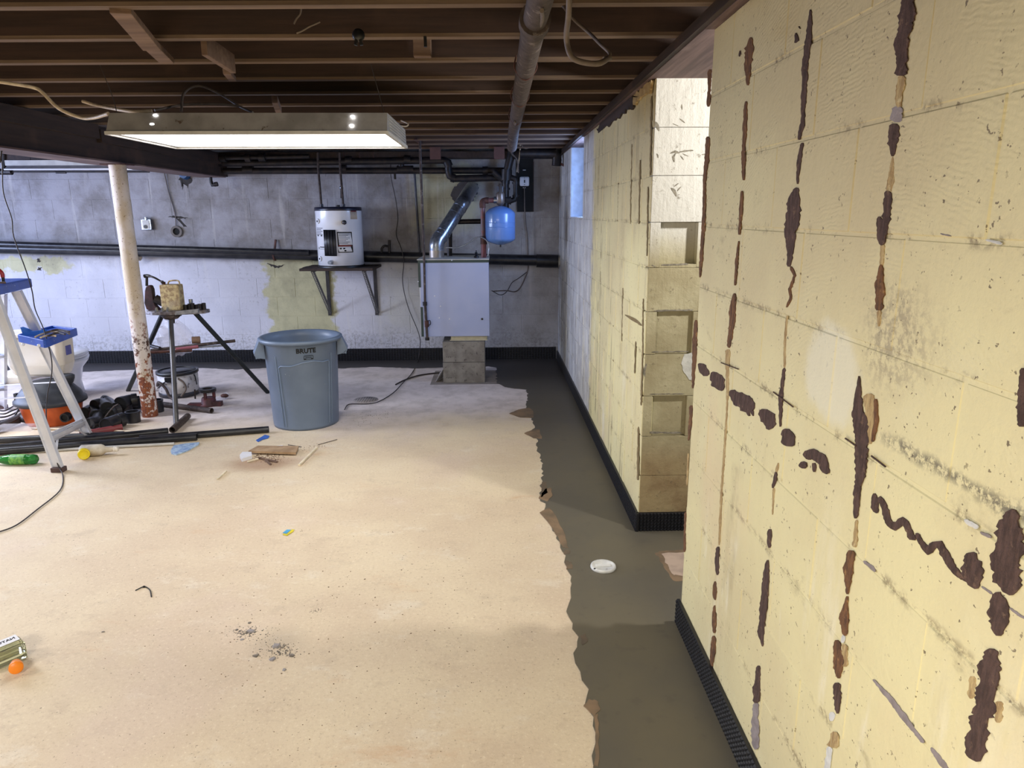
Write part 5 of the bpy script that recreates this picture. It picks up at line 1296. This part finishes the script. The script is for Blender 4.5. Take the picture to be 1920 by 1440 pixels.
MB().bar(on(A_f, T_f, 716), on(R_f, T_f + V((-.1, 0, 0)), 722), .022, .006).build('spreader', M['alu'], ld_)
for yy_ in (600, 668, 730):
    MB().bar(on(R_n, T_n + V((-.12, 0, 0)), yy_ + 12), on(R_f, T_f + V((-.1, 0, 0)), yy_), .08, .02).build('step', M['alu'], ld_)
cz = (T_n.z + T_f.z) / 2 + .012
b = MB()
b.prism([V((T_f.x + .045, T_f.y + .10, cz - .028)), V((T_n.x + .09, T_n.y - .10, cz - .02)), V((T_n.x - .26, T_n.y - .10, cz - .02)), V((T_f.x - .26, T_f.y + .10, cz - .028))], (0, 0, .06))
b.build('top_cap', M['blue_plastic'], ld_, bevel=.01)
sz = .775
sp = [at(x, y, 'Z', sz) for x, y in ((36, 634), (84, 645), (143, 622), (100, 617))]
b = MB(); b.prism(sp, (0, 0, .012)); cen = sum(sp, V()) / 4
for i in range(4):
    a, c = sp[i], sp[(i + 1) % 4]; b.bar(a + V((0, 0, .0)), c + V((0, 0, .0)), .014, .05)
b.build('tool_shelf', M['blue_plastic'], ld_, bevel=.003)
for p in ((46, 645), (75, 647)):
    MB().ball(at(p[0], p[1], 'Z', sz - .005) + V((0, -.012, 0)), .010, 8, 6).build('rivet', M['white_enamel'], ld_)
b = MB(); fp = [(38, 614), (50, 618), (56, 622), (68, 621), (82, 618), (84, 623), (72, 628), (64, 633), (44, 632)]
b.prism([at(x, y, 'Y', sp[0].y + .02) for x, y in fp], (0, .03, .0)); tag(b.build('blue_cloth', plain('blue_cloth', S(32, 104, 196), .6)), 'crumpled blue cloth on the ladder tool shelf', 'cloth')
for k, (pts, m_) in enumerate((([(66, 632), (80, 626), (100, 622), (118, 626)], 'white_cable'), ([(84, 624), (100, 620), (120, 622), (130, 626)], 'grey_cable'), ([(76, 633), (90, 629), (104, 630)], 'white_cable'), ([(90, 630), (108, 624), (122, 627)], 'wire'), ([(96, 620), (110, 618), (130, 622)], 'cast_iron'))):
    tag(MB().tube([at(x, y, 'Z', sz + .03 + .006 * k) for x, y in pts], .006, 6).build('cable_scrap', M[m_]), ['cream curved cable scrap at the left of the ladder shelf', 'grey cable scrap across the middle of the ladder shelf', 'short straight cream cable scrap nearest the blue cloth', 'dark brown wire scrap in the ladder shelf tangle', 'brown cable scrap at the back edge of the ladder shelf'][k], 'cable', 'cable scraps on the ladder shelf')
t = thing('pliers', 'red-handled tool lying on the ladder top cap at the left edge', 'tool', at(4, 528, 'Y', 4.35))
MB().tube([at(-4, 505, 'Y', 4.35), at(3, 512, 'Y', 4.35), at(5, 520, 'Y', 4.35)], .012, 8).build('red_handle', plain('red_grip', S(160, 34, 40), .4), t)
MB().tube([at(5, 518, 'Y', 4.35), at(6, 529, 'Y', 4.35)], .010, 8, False).build('jaw', M['black'], t)
tag(MB().bar(at(-20, 530, 'Y', 4.3), at(9, 530.5, 'Y', 4.3), .02, .012).build('wood_strip', M['bridge']), 'thin wooden strip on the ladder top cap', 'wood strip')

# ------------------------------------------------------------------ toilet behind the ladder
t0, t1 = at(8, 690, 'Y', 5.3), at(119, 690, 'Y', 5.3)
tcx = (t0.x + t1.x) / 2; tw = (t1.x - t0.x) / 2
to = thing('toilet', 'white toilet with its tank turned to the camera, behind the ladder', 'toilet', (tcx + .1, 5.7, 0))
b = MB()
def ring4(z, w, y0, y1, ch=.03, xo=0): return [V((tcx + xo + s * a, y, z)) for s, a, y in ((-1, w - ch, y0), (1, w - ch, y0), (1, w, y0 + ch), (1, w, y1 - ch), (1, w - ch, y1), (-1, w - ch, y1), (-1, w, y1 - ch), (-1, w, y0 + ch))]
rings = [ring4(.345, tw * .80, 5.33, 5.47, .05), ring4(.37, tw * .87, 5.31, 5.49), ring4(.44, tw * .97, 5.30, 5.50), ring4(.655, tw * 1.03, 5.29, 5.50)]
vs = sum(rings, [])
b.add(vs, [tuple(reversed(range(8)))] + [(j * 8 + i, j * 8 + (i + 1) % 8, (j + 1) * 8 + (i + 1) % 8, (j + 1) * 8 + i) for j in range(3) for i in range(8)] + [tuple(range(24, 32))], False)
b.build('tank', M['white_china'], to, bevel=.012, seg=3)
b = MB(); r0, r1 = ring4(.655, tw * 1.07, 5.275, 5.51), ring4(.69, tw * 1.07, 5.275, 5.51)
b.add(r0 + r1, [tuple(reversed(range(8))), tuple(range(8, 16))] + [(i, (i + 1) % 8, 8 + (i + 1) % 8, 8 + i) for i in range(8)], False); b.build('tank_lid', M['white_china'], to, bevel=.008)
MB().bb(tcx + tw * 1.0, tcx + tw * 1.035, 5.36, 5.42, .51, .58).build('blue_sticker', plain('blue_sticker', S(96, 100, 176), .4), to)
bx = at(161, 690, 'Y', 6.12).x - .19; by = 6.12
MB().lathe([(.11, 0), (.13, .01), (.115, .12), (.14, .24), (.19, .30), (.20, .335), (.14, .34), (.10, .28), (0, .24)], (bx, by, 0), n=32, sx=.95, sy=1.25).build('bowl', M['white_enamel'], to)
MB().lathe([(.13, .342), (.195, .342), (.20, .352), (.195, .362), (.13, .362), (.13, .342)], (bx, by, 0), n=32, sx=.95, sy=1.22).build('seat', M['white_enamel'], to)
MB().lathe([(0, .364), (.197, .364), (.203, .374), (.195, .386), (.05, .392), (0, .392)], (bx, by, 0), n=32, sx=.95, sy=1.22).build('seat_lid', M['white_enamel'], to)
MB().bb(bx - .14, bx + .10, 5.40, 6.0, .27, .34).build('bowl_shelf', M['white_china'], to, bevel=.015, seg=3)
MB().bb(bx - .12, bx + .08, 5.75, 6.2, .0, .28).build('trapway', M['white_enamel'], to, bevel=.03, seg=3)

# ------------------------------------------------------------------ shop vacuum
vc = at(76, 803, 'Z', 0) + V((0, .17, 0)); vr = .19
va = thing('shop_vacuum', 'orange and black shop vacuum lying among cords behind the ladder', 'vacuum cleaner', vc)
org = plain('orange_plastic', S(206, 96, 40), .4, c2=S(186, 82, 34)); dk = plain('charcoal_plastic', S(52, 55, 62), .5, c2=S(40, 42, 48))
MB().lathe([(0, 0), (vr * .82, 0), (vr * .88, .02), (vr, .15), (vr * 1.03, .155), (vr * 1.03, .17)], vc, n=36, sx=1.15).build('drum', org, va)
MB().lathe([(vr * 1.10, .158), (vr * 1.16, .165), (vr * 1.15, .19), (vr * 1.06, .20), (vr * 1.0, .235), (vr * .80, .285), (vr * .74, .29), (vr * .66, .32), (vr * .45, .33), (0, .335)], vc, n=36, sx=1.15).build('motor_head', dk, va)
hp = at(126, 717, 'Y', vc.y + .02)
MB().lathe([(.03, -.05), (.030, -.01), (.040, .005), (.05, .035), (.052, .055), (.04, .065), (.0, .06)], hp, n=20, sx=1.15).build('handle_knob', dk, va)
MB().bar(V((vc.x + .02, vc.y, .27)), hp + V((0, 0, -.02)), .10, .06).build('handle_neck', dk, va)
for k in range(7):
    p = vc + V((-.04 + .02 * k, -vr * 1.0, .20)); MB().bar(p, p + V((.012, .035, .045)), .006, .01).build('vent_slot', M['ink'], va)
pp = at(122, 783, 'Y', vc.y - vr * .93); MB().cyl(pp + V((0, .03, 0)), pp - V((.0, .012, 0)), .036, .034, n=24, hollow=.72).build('hose_port', M['black'], va); hpo = va.children[-1]; MB().cyl(pp + V((0, .0, 0)), pp - V((0, .002, 0)), .028, n=20).build('port_opening', M['ink'], hpo)
MB().bar(vc + V((-.2, -.08, .15)), vc + V((-.2, -.08, .25)), .03, .02).build('latch', dk, va)
hs = [at(52, 785, 'Z', .05), at(40, 783, 'Z', .05), at(20, 792, 'Z', .04), at(0, 800, 'Z', .04), at(-20, 806, 'Z', .04)]
b = MB(); q = []
pts_ = [p for p in hs]
full = MB(); full.tube(pts_, .03, 4, True, 10)
cpts = []
for i in range(len(pts_) - 1):
    for j in range(8): cpts.append(pts_[i].lerp(pts_[i + 1], j / 8))
b.tube(cpts, [.036 if i % 2 else .030 for i in range(len(cpts))], 12, False)
tag(b.build('vacuum_hose', plain('grey_hose', S(70, 66, 70), .5)), 'ribbed grey vacuum hose running left out of the picture', 'hose')
for k in range(5):
    pts = [at(45 + random.uniform(-5, 5), 757 + 4 * k, 'Z', .012 + .012 * k), at(25, 762 + 7 * k, 'Z', .012 + .012 * k), at(8, 770 + 6 * k, 'Z', .012 + .012 * k), at(-15, 765 + 9 * k, 'Z', .012 + .012 * k)]
    tag(MB().tube(pts, .006, 6).build('power_cord', M['wire']), ['lowest', 'second lowest', 'middle', 'second highest', 'topmost'][k] + ' dark power cord in the tangle left of the vacuum', 'cord', 'cords left of the vacuum')
tag(MB().tube([at(36, 748, 'Z', .16), at(38, 760, 'Z', .10), at(24, 785, 'Z', .03), at(5, 800, 'Z', .02)], .006, 6).build('black_cord', M['wire']), 'black cord dropping from the left side of the vacuum head', 'cord')

# ------------------------------------------------------------------ black drain fittings
DP = M['black_pvc']
def coupling(px, py, r, h, label, tilt=None, group=None):
    p = at(px, py, 'Z', 0); p = V((p.x, p.y + r, .001)); ax1 = V(tilt or (0, 0, 1)).normalized()
    if tilt: p = p + V((0, 0, r * 1.02))
    t = thing('pipe_coupling', label, 'pipe fitting', V((p.x, p.y, .0)), group)
    b = MB(); b.cyl(p, p + ax1 * h, r, n=24, hollow=.86); b.build('sleeve', DP, t)
    MB().cyl(p + ax1 * (h - .012), p + ax1 * (h - .001), r * 1.06, n=24, hollow=.88).build('rim', DP, t)
    MB().cyl(p + ax1 * (h * .45), p + ax1 * (h * .5), r * .85, n=20).build('stop', M['black'], t)
    return t
def elbow(pts, r, label, z=None):
    P3 = [at(x, y, 'Z', z if z is not None else r + .002) for x, y in pts]
    t = thing('pipe_elbow', label, 'pipe fitting', V((P3[0].x, P3[0].y, 0)))
    MB().tube(P3, r * .9, 20).build('bend', DP, t)
    for a, c in ((P3[0], P3[1]), (P3[-1], P3[-2])):
        d = (a - c).normalized(); MB().cyl(a - d * .035, a + d * .005, r, n=22, hollow=.86).build('socket', DP, t); MB().cyl(a - d * .001, a + d * .001, r * .84, n=18).build('opening', M['ink'], t)
    return t
coupling(244, 795, .052, .085, 'black pipe coupling standing nearest the foot of the post, front left')
coupling(231, 778, .050, .07, 'low black coupling behind the nearest one, left of the post')
coupling(250, 768, .050, .09, 'black coupling tucked behind the left side of the post')
coupling(290, 775, .050, .10, 'black coupling standing right behind the post base')
elbow([(199, 797), (214, 790), (230, 786)], .052, 'wide black elbow with its open mouth toward the camera')
elbow([(226, 757), (240, 752), (256, 750)], .056, 'large blue-black elbow lying left of the post', .09)
elbow([(196, 748), (206, 752), (216, 762)], .032, 'narrow black elbow lying behind the large elbow', .08)
elbow([(160, 775), (172, 768), (180, 780)], .048, 'black elbow right beside the vacuum drum', .055)
elbow([(168, 795), (180, 790), (186, 778)], .046, 'black elbow in front of the others by the vacuum')
elbow([(178, 760), (190, 756), (200, 764)], .046, 'black elbow at the back of the heap near the vacuum', .10)
elbow([(205, 776), (214, 770), (224, 768)], .042, 'dusty black elbow in the middle of the fitting heap', .06)
tag(MB().tube([at(150, 806, 'Z', .03), at(178, 797, 'Z', .03), at(190, 790, 'Z', .03), at(212, 764, 'Z', .12), at(222, 758, 'Z', .15)], .006, 6).build('thin_lead', M['cast_iron']), 'thin grey lead lying over the black fittings', 'cable')

# pot, red vise, packet
pc = at(322, 748, 'Z', 0) + V((0, .165, 0))
pt = thing('white_pot', 'big white enamel pot with a black rim behind the vise stand', 'pot', pc)
MB().lathe([(0, 0), (.155, 0), (.162, .01), (.165, .20), (.158, .20), (.155, .02), (0, .015)], pc, n=36).build('body', plain('chipped_enamel', S(196, 192, 194), .4, spots=S(92, 84, 84), spotscale=24, spott=(.6, .66)), pt)
MB().lathe([(.164, .195), (.174, .200), (.174, .222), (.158, .222), (.156, .200)], pc, n=36).build('rim', M['black'], pt)
MB().lathe([(.166, .002), (.170, .006), (.170, .035), (.166, .04)], pc, n=36).build('base_band', M['dark_steel'], pt)
MB().lathe([(.15, .206), (.155, .214), (.06, .222), (0, .222)], pc, n=30).build('lid', M['black'], pt)
MB().box(pc + V((-.01, -.17, .17)), (.05, .02, .04)).build('latch', M['black'], pt)
MB().tube([pc + V((-.15, -.08, .10)), pc + V((-.09, -.17, .15)), pc + V((-.03, -.19, .10)), pc + V((0, -.20, .03)), pc + V((.04, -.22, .012))], .012, 8).build('hose', M['cast_iron'], pt)
MB().tube([pc + V((.07, -.155, .18)), pc + V((.11, -.145, .14)), pc + V((.12, -.14, .08)), pc + V((.08, -.16, .02))], .008, 8).build('handle_tube', M['grey_cable'], pt)
MB().bar(pc + V((-.14, -.10, .08)), pc + V((-.04, -.175, .15)), .008, .008).build('lever', M['black'], pt)
MB().tube([pc + V((.16, -.04, .19)), pc + V((.175, -.05, .16)), pc + V((.18, -.05, .10))], .005, 6).build('side_chain', M['black'], pt)
rc = at(386, 764, 'Z', 0) + V((0, .07, 0))
rv = thing('pipe_cutter_head', 'small dark red cast tool with a round top, right of the pot', 'tool', rc)
dr = plain('dark_red_cast', S(96, 48, 52), .6, .2, scale=20, c2=S(60, 38, 40))
MB().lathe([(.07, 0), (.075, .01), (.06, .02), (.055, .06), (.05, .07)], rc, n=20).build('body', dr, rv)
for k in range(3):
    a_ = 2 * pi * k / 3 + .4; MB().bar(rc + V((cos(a_) * .045, sin(a_) * .045, .06)), rc + V((cos(a_) * .045, sin(a_) * .045, .125)), .02, .02).build('pillar', dr, rv)
MB().cyl(rc + V((0, 0, .12)), rc + V((0, 0, .145)), .068, n=20, hollow=.6).build('ring', M['black_iron'], rv)
MB().bar(rc + V((-.06, -.0, .13)), rc + V((-.10, -.01, .12)), .016, .01).build('handle', M['black_iron'], rv); MB().bar(rc + V((-.10, -.01, .14)), rc + V((-.105, -.01, .06)), .01, .01).build('chain_end', M['black_iron'], rv)
MB().box(rc + V((-.09, -.02, .012)), (.14, .06, .022)).build('foot', dr, rv)
MB().box(rc + V((.08, -.02, .02)), (.07, .05, .038)).build('foot', dr, rv)
b = MB(); b.prism([at(x, y, 'Z', .003) for x, y in ((382, 757), (403, 757), (406, 761), (420, 751), (429, 742), (424, 738), (410, 748), (392, 745))], (0, 0, .018))
tag(b.build('packet', M['bag']), 'clear and rusty plastic packet in front of the red tool', 'packet')
tag(MB().ball(at(421, 742, 'Z', .03), .03, 8, 6, (1.2, .8, .6)).build('rusty_lump', M['rusty']), 'small rusty lump behind the plastic packet', 'scrap')

# ------------------------------------------------------------------ pipes and sticks on the floor
def fpipe(a, c, r, label, m, name='loose_pipe', hollow=.82, cat='pipe', za=None, zb=None):
    p, q_ = at(*a, 'Z', za if za is not None else r + .001), at(*c, 'Z', zb if zb is not None else r + .001)
    return tag(MB().cyl(p, q_, r, n=18, hollow=hollow).build(name, m), label, cat)
fpipe((-30, 848), (369, 819), .026, 'nearest long black pipe on the floor, in front of the others', DP)
fpipe((262, 823), (504, 805), .024, 'black pipe reaching furthest right towards the grey bin', DP)
fpipe((-30, 842), (315, 808), .024, 'black pipe behind the nearest one, ending at the vise stand foot', DP, za=.030, zb=.030)
fpipe((-20, 826), (232, 814), .022, 'rear black pipe ending under the red pipe', DP)
fpipe((150, 815), (229, 801), .024, 'dull red pipe lying beside the black pipes', plain('dull_red_pipe', S(132, 58, 62), .5), hollow=.8)
fpipe((60, 803), (300, 811), .009, 'thin cream tube lying behind the black pipes', M['white_cable'], hollow=.7)
fpipe((60, 846), (327, 832), .010, 'thin white conduit in front of the black pipes', M['white_paint'], hollow=.7)
fpipe((20, 846), (70, 845), .009, 'short rusty rod left of the white conduit', M['rusty'], hollow=0)
fpipe((305, 758), (397, 770), .022, 'short brown iron pipe lying under the vise stand', M['cast_iron'])
fpipe((323, 806), (352, 780), .024, 'short grey pipe stub behind the front leg of the vise stand', M['cast_iron'])
b = MB(); p = at(35, 822, 'Z', 0); b.bb(p.x - .13, p.x + .12, p.y - .04, p.y + .05, .06, .10)
tag(b.build('clear_packet', M['bag'], bevel=.012), 'clear plastic packet lying on the black pipes by the ladder', 'packet')
# white spray bottle and yellow cap
p0, p1 = at(152, 845, 'Z', .040), at(196, 843, 'Z', .040); d = (p1 - p0).normalized()
sb = thing('white_bottle', 'white squeeze bottle lying on the floor in front of the black pipes', 'bottle', V((p0.x, p0.y, 0)))
Lb = (p1 - p0).length
MB().lathe([(0, 0), (.034, 0), (.038, .006), (.038, Lb * .85), (.032, Lb * .95), (.02, Lb * 1.05), (.016, Lb * 1.3), (.014, Lb * 1.42)], p0, d, 24).build('body', plain('stained_white_plastic', S(214, 206, 192), .5, scale=14, c2=S(184, 172, 152)), sb)
MB().lathe([(.018, Lb * 1.40), (.019, Lb * 1.44), (.014, Lb * 1.47), (.018, Lb * 1.50), (.016, Lb * 1.58), (0, Lb * 1.58)], p0, d, 18).build('neck_ring', M['white_china'], sb)
c_ = at(157, 851, 'Z', .037); yd = (V((CAM.x, CAM.y, .2)) - V((c_.x, c_.y, .0))).normalized()
t = MB().lathe([(.035, -.02), (.036, .0), (.035, .018), (.030, .022), (.028, .018), (0, .018)], c_, yd, 24).build('yellow_cap', plain('yellow_plastic', S(238, 214, 24), .4, var=.03)); tag(t, 'round yellow cap lying against the white bottle', 'cap')
# green bottle
p0, p1 = at(70, 861, 'Z', .034), at(-12, 862, 'Z', .034); d = (p1 - p0).normalized(); L = (p1 - p0).length
gbm = MT('green_pet'); gbm.color(S(60, 150, 70)).rough(.08); gbm.b.inputs['Transmission Weight'].default_value = .6; gbm.b.inputs['IOR'].default_value = 1.3
gt = thing('green_bottle', 'green plastic soda bottle lying at the left edge of the floor', 'bottle', V((p0.x, p0.y, 0)))
MB().lathe([(0, .008), (.018, 0), (.030, .01), (.0335, .03), (.031, .045), (.0335, .06), (.0335, L * .62), (.027, L * .78), (.013, L * .92), (.012, L)], p0, d, 24).build('body', gbm.mat, gt)
MB().lathe([(.0338, .068), (.034, .07), (.034, L * .58), (.0338, L * .585)], p0, d, 24).build('label', plain('green_label', S(122, 178, 74), .5, scale=60, c2=S(60, 130, 60)), gt)
MB().lathe([(.015, L * .97), (.015, L * 1.05), (0, L * 1.05)], p0, d, 16).build('cap', plain('dark_green_cap', S(24, 60, 48), .5), gt)
# clear bottle with orange cap at the lower left
cb = at(4, 1246, 'Z', .0); t = thing('clear_bottle', 'clear square bottle with an orange cap lying at the left edge', 'bottle', cb)
ax1 = (at(40, 1262, 'Z', 0) - at(-6, 1215, 'Z', 0)).normalized(); sd = V((-ax1.y, ax1.x, 0))
o_ = at(8, 1226, 'Z', .036)
R3 = Matrix((ax1, sd, V((0, 0, 1)))).transposed()
cl_ = glassy('clear_bottle_plastic', S(244, 248, 246), .05, .0)
MB().box(o_ + V((0, 0, .001)), (.075, .12, .066), R3).build('body', cl_, t, bevel=.012, seg=3)
MB().box(o_ + V((0, 0, -.018)), (.069, .112, .026), R3).build('liquid', glassy('pale_yellow_liquid', S(240, 242, 208), .05, .1), t)
MB().box(o_ + V((-.004, 0, .0355)) + ax1 * -.012, (.046, .108, .0012), R3).build('label', M['paper'], t)
text_mb('NATUREL', .020, lambda x, y, z: o_ + sd * (-x) * 1.0 + ax1 * (-.016 - y * 1.0) * 1.0 + V((0, 0, .0365 + z)), .0004, .0004).build('lettering', M['ink'], t)
b = MB(); b.ball(o_ + ax1 * .004 + V((0, 0, .037)) + sd * -.022, .009, 10, 6, (1.3, .7, .08)); b.build('emblem', M['ink'], t)
oc_ = at(30, 1250, 'Z', .030); cdn = (ax1 * .8 + V((.12, -.55, .25))).normalized()
MB().lathe([(.016, -.035), (.015, -.01), (.021, -.008), (.022, .012), (.019, .015), (0, .015)], oc_, cdn, 24).build('orange_cap', plain('orange_cap', S(246, 138, 22), .4, var=.03), t)

# ------------------------------------------------------------------ scraps on the floor
def lay(pts, z0, th, name, m, label=None, cat=None, group=None):
    t = MB().prism([at(x, y, 'Z', z0) for x, y in pts], (0, 0, th)).build(name, m)
    return tag(t, label, cat, group) if label else t
lay([(320, 847), (326, 837), (350, 833), (374, 831), (372, 835), (352, 846), (330, 854), (322, 852)], .001, .008, 'blue_wrapper', plain('pale_blue_wrapper', S(186, 208, 226), .4, scale=40, c2=S(120, 150, 196)), 'crumpled pale blue wrapper on the floor right of the white bottle', 'wrapper')
lay([(480, 826), (497, 816), (505, 818), (503, 822), (492, 825), (484, 829)], .001, .004, 'blue_tape', plain('blue_tape', S(60, 104, 190), .6), 'small blue twist of tape left of the grey bin', 'tape')
lay([(530, 1003), (541, 994), (552, 993), (550, 997), (538, 1005)], .001, .002, 'sticker_scrap', plain('yellow_scrap', S(226, 208, 60), .5), 'small yellow scrap in the middle of the floor', 'scrap')
lay([(530, 999), (538, 993), (546, 993.5), (537, 1001)], .0035, .001, 'sticker_scrap', plain('pale_blue_scrap', S(84, 170, 216), .5), 'small light blue scrap on the yellow one', 'scrap')
lay([(466, 849), (484, 839), (560, 840), (555, 852)], .012, .014, 'wood_board', plain('scrap_board', S(178, 150, 118), .8, scale=14, c2=S(150, 122, 92)), 'short flat piece of wood board on the debris pile', 'wood board')
lay([(450, 859), (455, 853), (472, 853), (473, 860), (454, 866)], .001, .022, 'white_chunk', M['paper'], 'broken white plastic chunk left of the board', 'chunk')
PW = plain('pale_split_wood', S(232, 218, 190), .8)
for k, (a, c, r, lb) in enumerate((((561, 872), (594, 839), .008, 'long thin pale stick right of the wood board'), ((408, 898), (424, 883), .006, 'thin pale stick lying alone left of the debris pile'), ((484, 858), (520, 866), .007, 'brown splinter in front of the board'), ((464, 866), (484, 860), .006, 'pale splinter in front of the white chunk'),
                        ((505, 838), (530, 836), .005, 'white broken sliver behind the board, left'), ((518, 837), (536, 840), .005, 'white broken sliver behind the board, right'), ((498, 862), (508, 871), .006, 'short dark splinter under the board'), ((596, 834), (632, 824), .0025, 'thin dark stem behind the long stick'), ((540, 834), (565, 838), .003, 'thin grey twig at the back edge of the debris pile'))):
    p, q_ = at(*a, 'Z', r + .001), at(*c, 'Z', r + .001 + (.008 if k in (0,) else 0))
    tag(MB().bar(p, q_, r * 1.8, r * 1.4).build('stick', [PW, PW, M['bridge'], PW, M['paper'], M['paper'], M['bridge'], M['grey_cable'], M['grey_cable']][k]), lb, 'stick')
def crumbs(name, cx, cy, sx, sy, n, rmin, rmax, m, label, cat, ang=0):
    b = MB()
    for i in range(n):
        u, v_ = random.gauss(0, 1), random.gauss(0, 1)
        if cy + v_ * sy < 700 or cx + u * sx > 1050: continue
        b.rock(at(cx + u * sx + v_ * ang, cy + v_ * sy, 'Z', .0), random.uniform(rmin, rmax) * (1.2 - min(1, hypot(u, v_) / 3)), .5)
    t = b.build(name, m, kind='stuff'); return tag(t, label, cat)
crm = plain('grey_crumb', S(136, 128, 120), .9, scale=30, c2=S(100, 94, 88)); brn = plain('brown_crumb', S(124, 98, 76), .9, scale=30, c2=S(90, 68, 52))
crumbs('dirt_crumbs', 502, 856, 24, 7, 260, .002, .006, brn, 'brown dirt and chips scattered around the wood board', 'dirt')
crumbs('dirt_crumbs', 590, 838, 26, 6, 90, .0015, .004, brn, 'fine dirt trailing right of the debris pile', 'dirt', -8)
crumbs('concrete_crumbs', 466, 1187, 22, 9, 150, .0012, .005, crm, 'grey concrete crumbs of the upper small heap', 'crumbs')
crumbs('concrete_crumbs', 522, 1219, 26, 12, 200, .0012, .0045, crm, 'grey concrete crumbs of the lower small heap', 'crumbs')
crumbs('dirt_crumbs', 592, 1144, 8, 4, 40, .001, .003, M['wire'], 'dark crumbs above and right of the concrete heaps', 'crumbs')
crumbs('dirt_crumbs', 695, 785, 26, 12, 90, .0015, .005, brn, 'fine dirt on the floor right of the grey bin', 'dirt', -14)
crumbs('floor_grit', 620, 1120, 330, 190, 700, .0008, .0034, brn, 'fine grit scattered over the near floor', 'grit')
for k, (x, y, r, lb) in enumerate(((470, 1184, .016, 'largest grey chip of the upper concrete heap'), (444, 1181, .009, 'thin grey chip at the left of the upper heap'), (454, 1199, .009, 'pale chip below the upper heap'), (468, 1168, .010, 'grey chip on top of the upper heap'), (517, 1212, .020, 'largest grey chip of the lower concrete heap'),
                         (480, 1230, .013, 'flat pale square chip left of the lower heap'), (511, 1236, .014, 'pale flat chip in front of the lower heap'), (547, 1229, .013, 'long pale chip at the right of the lower heap'), (533, 1256, .009, 'brownish chip below the lower heap'), (193, 1185, .008, 'single small stone left of the concrete heaps'))):
    tag(MB().rock(at(x, y, 'Z', 0), r, .35).build('concrete_chip', crm if k % 2 else plain('pale_chip', S(156, 150, 150), .9)), lb, 'concrete chip')
t = thing('zip_tie', 'small bent black zip tie on the near floor', 'zip tie', at(270, 1102, 'Z', 0))
MB().tube([at(254, 1107, 'Z', .003), at(270, 1100, 'Z', .003), at(281, 1106, 'Z', .003), at(284, 1119, 'Z', .003)], .0022, 6).build('strap', M['ink'], t); MB().box(at(270, 1100, 'Z', .004), (.008, .006, .006)).build('head', M['ink'], t)
# floor drain
dcn = at(686, 750, 'Z', 0); t = thing('floor_drain', 'round perforated floor drain plate right of the grey bin', 'drain', dcn)
MB().lathe([(.105, 0), (.105, .003), (0, .0035)], dcn, n=32).build('plate', plain('worn_drain_metal', S(172, 162, 156), .7), t)
b = MB()
for i in range(-4, 5):
    for j in range(-4, 5):
        if hypot(i, j) < 4.2: b.cyl(dcn + V((i * .021, j * .021, .0034)), dcn + V((i * .021, j * .021, .0042)), .0042, n=6)
b.build('holes', M['ink'], t, kind='stuff')
# white cleanout cap in the new concrete
dc = at(1131, 1064, 'Z', .004); t = thing('cleanout_cap', 'round white plastic cleanout cap set in the fresh concrete', 'drain cap', dc)
wc = plain('smeared_white_plastic', S(222, 222, 218), .5, scale=16, c2=S(196, 196, 194), spots=S(118, 114, 106), spotscale=18, spott=(.64, .7))
MB().lathe([(.056, 0), (.058, .004), (.056, .011), (.049, .013), (.046, .010), (0, .010)], dc, n=36).build('lid', wc, t)
MB().bb(dc.x - .034, dc.x + .034, dc.y - .012, dc.y + .012, .0135, .0165).build('recess_bar', wc, t, bevel=.003)
MB().ball(dc + V((-.042, -.030, .011)), .006, 8, 5, (1, 1, .4)).build('screw', M['ink'], t)
